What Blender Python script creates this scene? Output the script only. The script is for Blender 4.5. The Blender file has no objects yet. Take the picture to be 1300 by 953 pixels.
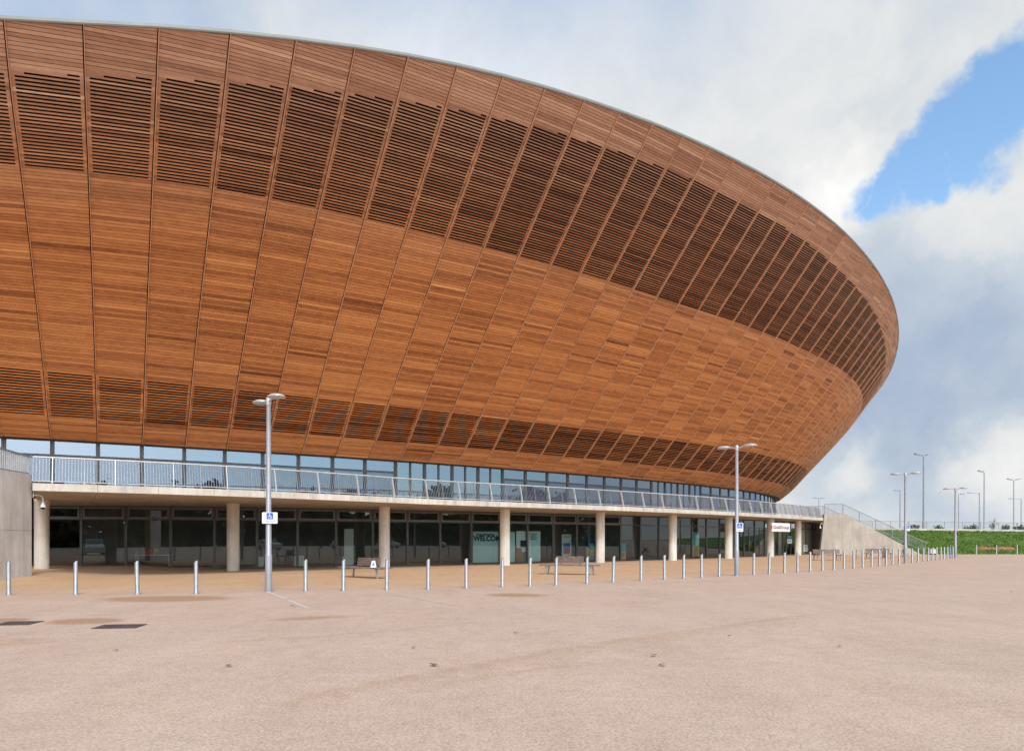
# Timber-clad velodrome seen across its forecourt. All positions in metres; the camera stands at the origin and looks along +Y.
GC = [(.40, .285, .235), (.52, .385, .325), (.64, .50, .43), (.42, .27, .165), (.54, .36, .225), (.64, .46, .31), (.33, .19, .105)]
SUNP = (50, -25, 1.5, 14.)
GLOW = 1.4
SKYM = (1., 1., 1.)
EXPO = 0.
SKYB = [(1220, 500, .05, .22, -.28), (1130, 480, .02, .2, -.1), (840, 70, .02, .16, -.12), (620, 40, .05, .3, .22), (1070, 240, .02, .10, .38), (1260, 300, .02, .12, .12), (1280, 575, .01, .09, .28), (1080, 590, .01, .05, .18), (1180, 640, .05, .2, -.02), (1100, 120, .05, .2, .02)]
WARP = .15
SUNP = (50, 16, 1.9, 14.)
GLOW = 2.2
EXPO = 0.15
SKYM = (1.55, 1.7, 1.72)
GC = [(.40, .293, .228), (.525, .395, .318), (.645, .505, .415), (.425, .278, .167), (.55, .372, .23), (.65, .475, .32), (.34, .20, .115)]
SKYB = [(1200, 500, .05, .22, -.28), (1130, 470, .02, .2, -.10), (1270, 420, .02, .12, .08), (840, 70, .02, .16, -.08), (620, 40, .05, .35, .34), (1000, 60, .05, .25, .14), (1065, 235, .015, .08, .36), (1250, 290, .02, .12, .16), (1280, 580, .01, .08, .32), (1085, 590, .005, .05, .22), (1200, 640, .05, .2, .02), (1080, 140, .05, .2, -.04)]
import bpy, bmesh, math, random
import numpy as np
from mathutils import Vector, Matrix
random.seed(7); RNG = np.random.RandomState(11)
sc = bpy.context.scene
COL = sc.collection
PI = math.pi
F_, CX_, YH_, EYE = 906.8, 627.8, 684.0, 1.65      # focal length and principal point in photo pixels, eye height

def ray(px, d):                 # ground-plan position of photo column px at depth d
    return Vector(((px - CX_) * d / F_, d, 0.0))
def zat(py, d):                 # height seen at photo row py and depth d
    return EYE + (YH_ - py) * d / F_

# ------------------------------------------------------------------ materials
def new_mat(name):
    m = bpy.data.materials.new(name); m.use_nodes = True
    nt = m.node_tree; nt.nodes.clear()
    out = nt.nodes.new('ShaderNodeOutputMaterial')
    return m, nt, out
def N(nt, t, **kw):
    n = nt.nodes.new(t)
    for k, v in kw.items():
        if k.startswith('_'): n.inputs[k[1:].replace('_', ' ')].default_value = v
        else: setattr(n, k, v)
    return n
def L(nt, a, b): nt.links.new(a, b)
def coords(nt): return nt.nodes.new('ShaderNodeTexCoord').outputs['Object']
def noise(nt, vec, scale, detail=4, rough=.55, stretch=None):
    if stretch:
        mp = N(nt, 'ShaderNodeMapping'); mp.inputs['Scale'].default_value = stretch
        L(nt, vec, mp.inputs['Vector']); vec = mp.outputs['Vector']
    n = N(nt, 'ShaderNodeTexNoise'); n.inputs['Scale'].default_value = scale
    n.inputs['Detail'].default_value = detail; n.inputs['Roughness'].default_value = rough
    L(nt, vec, n.inputs['Vector']); return n.outputs['Fac']
def ramp(nt, fac, stops):
    r = N(nt, 'ShaderNodeValToRGB'); e = r.color_ramp.elements
    while len(e) < len(stops): e.new(.5)
    for i, (p, c) in enumerate(stops):
        e[i].position = p; e[i].color = tuple(c) + (1,) if len(c) == 3 else c
    L(nt, fac, r.inputs['Fac']); return r.outputs['Color']
def mixc(nt, fac, a, b, mode='MIX'):
    m = N(nt, 'ShaderNodeMix', data_type='RGBA', blend_type=mode)
    for s, v in ((0, fac), (6, a), (7, b)):
        if isinstance(v, (int, float)): m.inputs[s].default_value = v
        elif isinstance(v, (tuple, list)): m.inputs[s].default_value = tuple(v) + (1,) if len(v) == 3 else v
        else: L(nt, v, m.inputs[s])
    return m.outputs[2]
def mth(nt, op, a, b=0., clamp=False):
    m = N(nt, 'ShaderNodeMath', operation=op, use_clamp=clamp)
    for s, v in ((0, a), (1, b)):
        if isinstance(v, (int, float)): m.inputs[s].default_value = v
        else: L(nt, v, m.inputs[s])
    return m.outputs[0]
def bump(nt, h, strength=.3, dist=.01):
    b = N(nt, 'ShaderNodeBump'); b.inputs['Strength'].default_value = strength; b.inputs['Distance'].default_value = dist
    L(nt, h, b.inputs['Height']); return b.outputs['Normal']
def plain(name, col, rough=.6, metal=0., var=.12, scale=3., bmp=0., bscale=60., spec=.5, dark=None):
    m, nt, out = new_mat(name); p = N(nt, 'ShaderNodeBsdfPrincipled')
    co = coords(nt); f = noise(nt, co, scale)
    c2 = dark or tuple(c * (1 - var * 2) for c in col)
    c1 = tuple(min(1, c * (1 + var)) for c in col)
    L(nt, ramp(nt, f, [(.3, c2), (.7, c1)]), p.inputs['Base Color'])
    p.inputs['Roughness'].default_value = rough; p.inputs['Metallic'].default_value = metal
    p.inputs['Specular IOR Level'].default_value = spec
    if bmp: L(nt, bump(nt, noise(nt, co, bscale, 3), bmp), p.inputs['Normal'])
    L(nt, p.outputs[0], out.inputs[0]); return m

M = {}
def wood():
    m, nt, out = new_mat('cedar_boards'); p = N(nt, 'ShaderNodeBsdfPrincipled')
    at = N(nt, 'ShaderNodeAttribute', attribute_name='tone'); aw = N(nt, 'ShaderNodeAttribute', attribute_name='weather')
    co = coords(nt)
    g1 = noise(nt, co, 1.6, 6, .65, (1.2, 1.2, 7.)); g2 = noise(nt, co, 6., 3, .6)
    t = mth(nt, 'ADD', at.outputs['Fac'], mth(nt, 'MULTIPLY', mth(nt, 'SUBTRACT', g1, .5), .55))
    t = mth(nt, 'ADD', t, mth(nt, 'MULTIPLY', mth(nt, 'SUBTRACT', g2, .5), .2))
    fresh = ramp(nt, t, [(.0, WOODC[0]), (.28, WOODC[1]), (.55, WOODC[2]), (.82, WOODC[3]), (1., WOODC[4])])
    old = ramp(nt, t, [(.0, WOODW[0]), (.4, WOODW[1]), (.75, WOODW[2]), (1., WOODW[3])])
    c = mixc(nt, aw.outputs['Fac'], fresh, old)
    L(nt, c, p.inputs['Base Color']); p.inputs['Roughness'].default_value = .62; p.inputs['Specular IOR Level'].default_value = .3
    L(nt, p.outputs[0], out.inputs[0]); return m
WOODC = [(.16, .049, .017), (.40, .137, .046), (.61, .236, .080), (.73, .318, .113), (.88, .47, .20)]
WOODW = [(.235, .109, .064), (.445, .226, .138), (.63, .36, .235), (.80, .52, .37)]
M['wood'] = wood()
M['void'] = plain('black_membrane', (.006, .006, .007), .9, spec=.1)
M['trim'] = plain('roof_edge_metal', (.25, .26, .25), .55, .15, .06, 1.2)
M['roof'] = plain('roof_sheet', (.42, .44, .45), .5, .4, .06, .4)
def concrete(name, col, lines=True, z0=1.):
    m, nt, out = new_mat(name); p = N(nt, 'ShaderNodeBsdfPrincipled'); co = coords(nt)
    f = noise(nt, co, .7, 7, .62); f2 = noise(nt, co, 9., 4); f3 = noise(nt, co, 3., 5, .6, (1, 1, .12))
    a = ramp(nt, f, [(.3, tuple(c * .8 for c in col)), (.7, tuple(min(1, c * 1.12) for c in col))])
    a = mixc(nt, .55, a, ramp(nt, f3, [(.35, (.62, .6, .58)), (.65, (1, 1, 1))]), 'MULTIPLY')
    a = mixc(nt, .25, a, ramp(nt, f2, [(.35, (.7, .7, .7)), (.6, (1, 1, 1))]), 'MULTIPLY')
    L(nt, a, p.inputs['Base Color']); p.inputs['Roughness'].default_value = .8
    L(nt, bump(nt, noise(nt, co, 40., 3), .12), p.inputs['Normal'])
    L(nt, p.outputs[0], out.inputs[0]); return m
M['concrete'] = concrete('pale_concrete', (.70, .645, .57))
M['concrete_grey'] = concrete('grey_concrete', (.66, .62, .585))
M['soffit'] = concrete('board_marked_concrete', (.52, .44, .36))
M['galv'] = plain('galvanised_steel', (.60, .62, .64), .45, .25, .08, 4.)
M['galv_dark'] = plain('dull_steel', (.33, .35, .38), .5, .5, .08, 4.)
M['steel'] = plain('brushed_steel', (.47, .48, .49), .36, .8, .07, 6.)
M['lamp_grey'] = plain('lamp_post_paint', (.37, .38, .41), .4, .35, .05, 3.)
M['lamp_head'] = plain('lamp_head_paint', (.52, .54, .56), .35, .3, .04, 3.)
M['lens'] = plain('lamp_lens', (.45, .46, .47), .2, 0, .05)
M['frame'] = plain('window_frame', (.085, .087, .092), .45, .3, .06)
M['frame_grey'] = plain('transom_frame', (.15, .148, .15), .45, .3, .06)
M['white'] = plain('white_enamel', (.80, .81, .82), .4, 0, .03)
M['blue'] = plain('sign_blue', (.012, .12, .55), .4, 0, .03)
M['red'] = plain('sign_red', (.62, .03, .05), .4, 0, .03)
M['maroon'] = plain('sign_maroon', (.16, .012, .045), .5, 0, .05)
M['navy'] = plain('ink_navy', (.015, .03, .09), .5, 0, .05)
M['ink'] = plain('ink_grey', (.18, .2, .22), .6, 0, .05)
M['teal_paper'] = plain('poster_teal', (.52, .74, .72), .6, 0, .04, 1.)
M['pale_paper'] = plain('poster_pale', (.70, .80, .75), .6, 0, .04, 1.)
M['aqua'] = plain('poster_aqua', (.05, .42, .50), .6, 0, .1, 1.)
M['skin_tone'] = plain('poster_terracotta', (.45, .16, .10), .6, 0, .15, 2.)
M['yellow'] = plain('box_yellow', (.85, .55, .03), .5, 0, .03)
M['redbox'] = plain('box_red', (.60, .05, .04), .5, 0, .03)
M['bluebox'] = plain('box_blue', (.05, .25, .62), .5, 0, .03)
M['sand'] = plain('box_sand', (.62, .42, .22), .6, 0, .1)
M['bench_wood'] = plain('weathered_hardwood', (.25, .18, .155), .75, 0, .25, 9.)
M['bench_leg'] = plain('bench_leg_metal', (.42, .44, .44), .45, .6, .06)
M['black'] = plain('black_rubber', (.02, .02, .022), .7, 0, .1)
M['iron'] = plain('cast_iron', (.13, .105, .10), .65, .5, .25, 8., .5, 30.)
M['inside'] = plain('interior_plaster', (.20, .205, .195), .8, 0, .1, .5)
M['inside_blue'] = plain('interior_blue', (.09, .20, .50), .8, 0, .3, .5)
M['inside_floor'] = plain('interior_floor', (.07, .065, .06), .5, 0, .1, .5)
M['carpaint'] = plain('dark_blue_car_paint', (.02, .03, .07), .15, .3, .02)
M['bark'] = plain('bark', (.09, .07, .055), .9, 0, .3, 6.)
M['twig'] = plain('twigs', (.10, .085, .06), .9, 0, .3, 6.)
M['leaf'] = plain('spring_leaves', (.085, .13, .035), .7, 0, .45, 2.)
M['shrubleaf'] = plain('shrub_leaves', (.055, .085, .03), .7, 0, .45, 2.)
M['far_leaf'] = plain('far_wood_leaves', (.10, .115, .065), .8, 0, .4, .3)
M['soil'] = plain('red_clay', (.34, .16, .095), .9, 0, .25, 3., .6, 8.)
M['deadleaf'] = plain('dead_leaf', (.20, .09, .04), .8, 0, .3, 40.)
M['kerb'] = plain('pale_kerb', (.62, .58, .52), .8, 0, .1, 1.)
M['vanwhite'] = plain('van_white', (.7, .7, .7), .3, 0, .04)

def glass(name, tint, refl, gl, r=0.0):
    m, nt, out = new_mat(name)
    tr = N(nt, 'ShaderNodeBsdfTransparent'); tr.inputs[0].default_value = tint + (1,)
    g = N(nt, 'ShaderNodeBsdfGlossy'); g.inputs['Color'].default_value = gl + (1,); g.inputs['Roughness'].default_value = r
    lw = N(nt, 'ShaderNodeFresnel'); lw.inputs['IOR'].default_value = 1.5
    f = mth(nt, 'ADD', lw.outputs[0], refl, True)
    ms = N(nt, 'ShaderNodeMixShader'); L(nt, f, ms.inputs[0]); L(nt, tr.outputs[0], ms.inputs[1]); L(nt, g.outputs[0], ms.inputs[2])
    L(nt, ms.outputs[0], out.inputs[0]); return m
M['glass'] = glass('dark_glazing', (.70, .77, .76), .045, (.85, .92, .95))
M['glass_top'] = glass('sky_glazing', (.42, .50, .60), .28, (.60, .75, .95))
M['concrete_stair'] = concrete('stair_concrete', (.52, .475, .42))
M['glass_low'] = glass('blue_glazing', (.62, .74, .90), .16, (.60, .74, .95))
M['spandrel'] = plain('grey_green_panel', (.42, .42, .37), .4, 0, .1, .8)
M['carglass'] = glass('car_glass', (.1, .12, .13), .15, (.9, .95, 1.))

# ------------------------------------------------------------------ mesh helper
class MB:
    def __init__(s): s.v = []; s.f = []; s.m = []; s.sm = []; s.tone = []; s.wth = []
    def face(s, pts, mi=0, smooth=False, tone=.5, wth=0.):
        i = len(s.v); s.v += [tuple(p) for p in pts]; s.f.append(tuple(range(i, i + len(pts)))); s.m.append(mi); s.sm.append(smooth); s.tone.append(tone); s.wth.append(wth)
    def poly(s, verts, faces, mi=0, smooth=False, tone=.5, wth=0.):
        i = len(s.v); s.v += [tuple(p) for p in verts]
        for f in faces:
            s.f.append(tuple(a + i for a in f)); s.m.append(mi); s.sm.append(smooth); s.tone.append(tone); s.wth.append(wth)
    def box(s, lo, hi, mi=0, mat=None):
        x0, y0, z0 = lo; x1, y1, z1 = hi
        v = [Vector(p) for p in ((x0, y0, z0), (x1, y0, z0), (x1, y1, z0), (x0, y1, z0), (x0, y0, z1), (x1, y0, z1), (x1, y1, z1), (x0, y1, z1))]
        if mat: v = [mat @ p for p in v]
        s.poly(v, [(0, 3, 2, 1), (4, 5, 6, 7), (0, 1, 5, 4), (1, 2, 6, 5), (2, 3, 7, 6), (3, 0, 4, 7)], mi)
    def bar(s, a, b, w, h, mi=0, up=(0, 0, 1)):          # rectangular bar between two points
        a, b = Vector(a), Vector(b); d = (b - a)
        if d.length < 1e-6: return
        d.normalize(); u = Vector(up)
        sd = d.cross(u)
        if sd.length < 1e-4: sd = d.cross(Vector((1, 0, 0)))
        sd.normalize(); u = sd.cross(d)
        v = []
        for p in (a, b):
            for i, j in ((-1, -1), (1, -1), (1, 1), (-1, 1)): v.append(p + sd * (i * w / 2) + u * (j * h / 2))
        s.poly(v, [(0, 1, 2, 3), (7, 6, 5, 4), (0, 4, 5, 1), (1, 5, 6, 2), (2, 6, 7, 3), (3, 7, 4, 0)], mi)
    def tube(s, pts, rad, n=8, mi=0, caps=True, smooth=True):
        pts = [Vector(p) for p in pts]
        if isinstance(rad, (int, float)): rad = [rad] * len(pts)
        v = []; prev = None
        for i, p in enumerate(pts):
            d = (pts[min(i + 1, len(pts) - 1)] - pts[max(i - 1, 0)]).normalized()
            ref = Vector((0, 0, 1)) if abs(d.z) < .95 else Vector((1, 0, 0))
            a = d.cross(ref).normalized(); b = d.cross(a)
            for k in range(n):
                t = 2 * PI * k / n; v.append(p + (a * math.cos(t) + b * math.sin(t)) * rad[i])
        f = []
        for i in range(len(pts) - 1):
            for k in range(n):
                f.append((i * n + k, i * n + (k + 1) % n, (i + 1) * n + (k + 1) % n, (i + 1) * n + k))
        s.poly(v, f, mi, smooth)
        if caps:
            s.face(v[:n][::-1], mi); s.face(v[-n:], mi)
    def lathe(s, prof, n=16, mi=0, o=(0, 0, 0), mat=None, sx=1., sy=1., smooth=True):
        v = []
        for r, z in prof:
            for k in range(n):
                t = 2 * PI * k / n; q = Vector((o[0] + r * math.cos(t) * sx, o[1] + r * math.sin(t) * sy, o[2] + z)); v.append(mat @ q if mat else q)
        f = []
        for i in range(len(prof) - 1):
            for k in range(n): f.append((i * n + k, i * n + (k + 1) % n, (i + 1) * n + (k + 1) % n, (i + 1) * n + k))
        s.poly(v, f, mi, smooth)
        s.face(v[:n][::-1], mi); s.face(v[-n:], mi)
    def extrude(s, outline, a, mi=0):                     # prism of an outline (list of Vectors) along vector a
        o = [Vector(p) for p in outline]; a = Vector(a); n = len(o)
        s.poly(o + [p + a for p in o], [tuple(range(n)), tuple(range(2 * n - 1, n - 1, -1))] + [(i, i + n, (i + 1) % n + n, (i + 1) % n) for i in range(n)], mi)
    def build(s, name, mats, parent=None, attrs=False, loc=None):
        me = bpy.data.meshes.new(name); me.from_pydata(s.v, [], s.f)
        for m in (mats if isinstance(mats, (list, tuple)) else [mats]): me.materials.append(m)
        me.polygons.foreach_set('material_index', s.m); me.polygons.foreach_set('use_smooth', s.sm)
        if attrs:
            for nm, arr in (('tone', s.tone), ('weather', s.wth)):
                a = me.attributes.new(nm, 'FLOAT', 'FACE'); a.data.foreach_set('value', arr)
        me.update()
        o = bpy.data.objects.new(name, me); COL.objects.link(o)
        if parent: o.parent = parent
        if loc is not None: o.location = loc
        return o
def fixn(o):
    bm = bmesh.new(); bm.from_mesh(o.data); bmesh.ops.remove_doubles(bm, verts=bm.verts, dist=1e-5)
    bmesh.ops.recalc_face_normals(bm, faces=bm.faces); bm.to_mesh(o.data); bm.free(); return o
def tag(o, label=None, cat=None, group=None, kind=None):
    if label: o['label'] = label
    if cat: o['category'] = cat
    if group: o['group'] = group
    if kind: o['kind'] = kind
    return o
def thing(name, label, cat, loc=(0, 0, 0), rz=0., group=None):
    o = bpy.data.objects.new(name, None); COL.objects.link(o); o.location = loc; o.rotation_euler = (0, 0, rz); o.empty_display_size = .2
    return tag(o, label, cat, group)
def copy_tree(o, parent=None):
    c = o.copy(); COL.objects.link(c); c.parent = parent
    for ch in list(o.children): copy_tree(ch, c)
    return c
ORD = ['first', 'second', 'third', 'fourth', 'fifth', 'sixth', 'seventh', 'eighth', 'ninth', 'tenth', 'eleventh', 'twelfth', 'thirteenth', 'fourteenth', 'fifteenth', 'sixteenth']
def text(name, s, size, mat, parent, loc, rot, ex=.004, align='CENTER', bold=0.0, sx=1., fit=None):
    c = bpy.data.curves.new(name, 'FONT'); c.body = s; c.size = size; c.extrude = ex; c.align_x = align; c.align_y = 'CENTER'; c.offset = bold
    t = bpy.data.objects.new(name, c); COL.objects.link(t)
    dg = bpy.context.evaluated_depsgraph_get(); me = bpy.data.meshes.new_from_object(t.evaluated_get(dg))
    bpy.data.objects.remove(t); bpy.data.curves.remove(c)
    if fit:
        xs = [v.co.x for v in me.vertices]; sx = fit / (max(xs) - min(xs))
    me.materials.clear(); me.materials.append(mat)
    o = bpy.data.objects.new(name, me); COL.objects.link(o); o.parent = parent; o.location = loc; o.rotation_euler = rot; o.scale = (sx, 1, 1)
    return o
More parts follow.
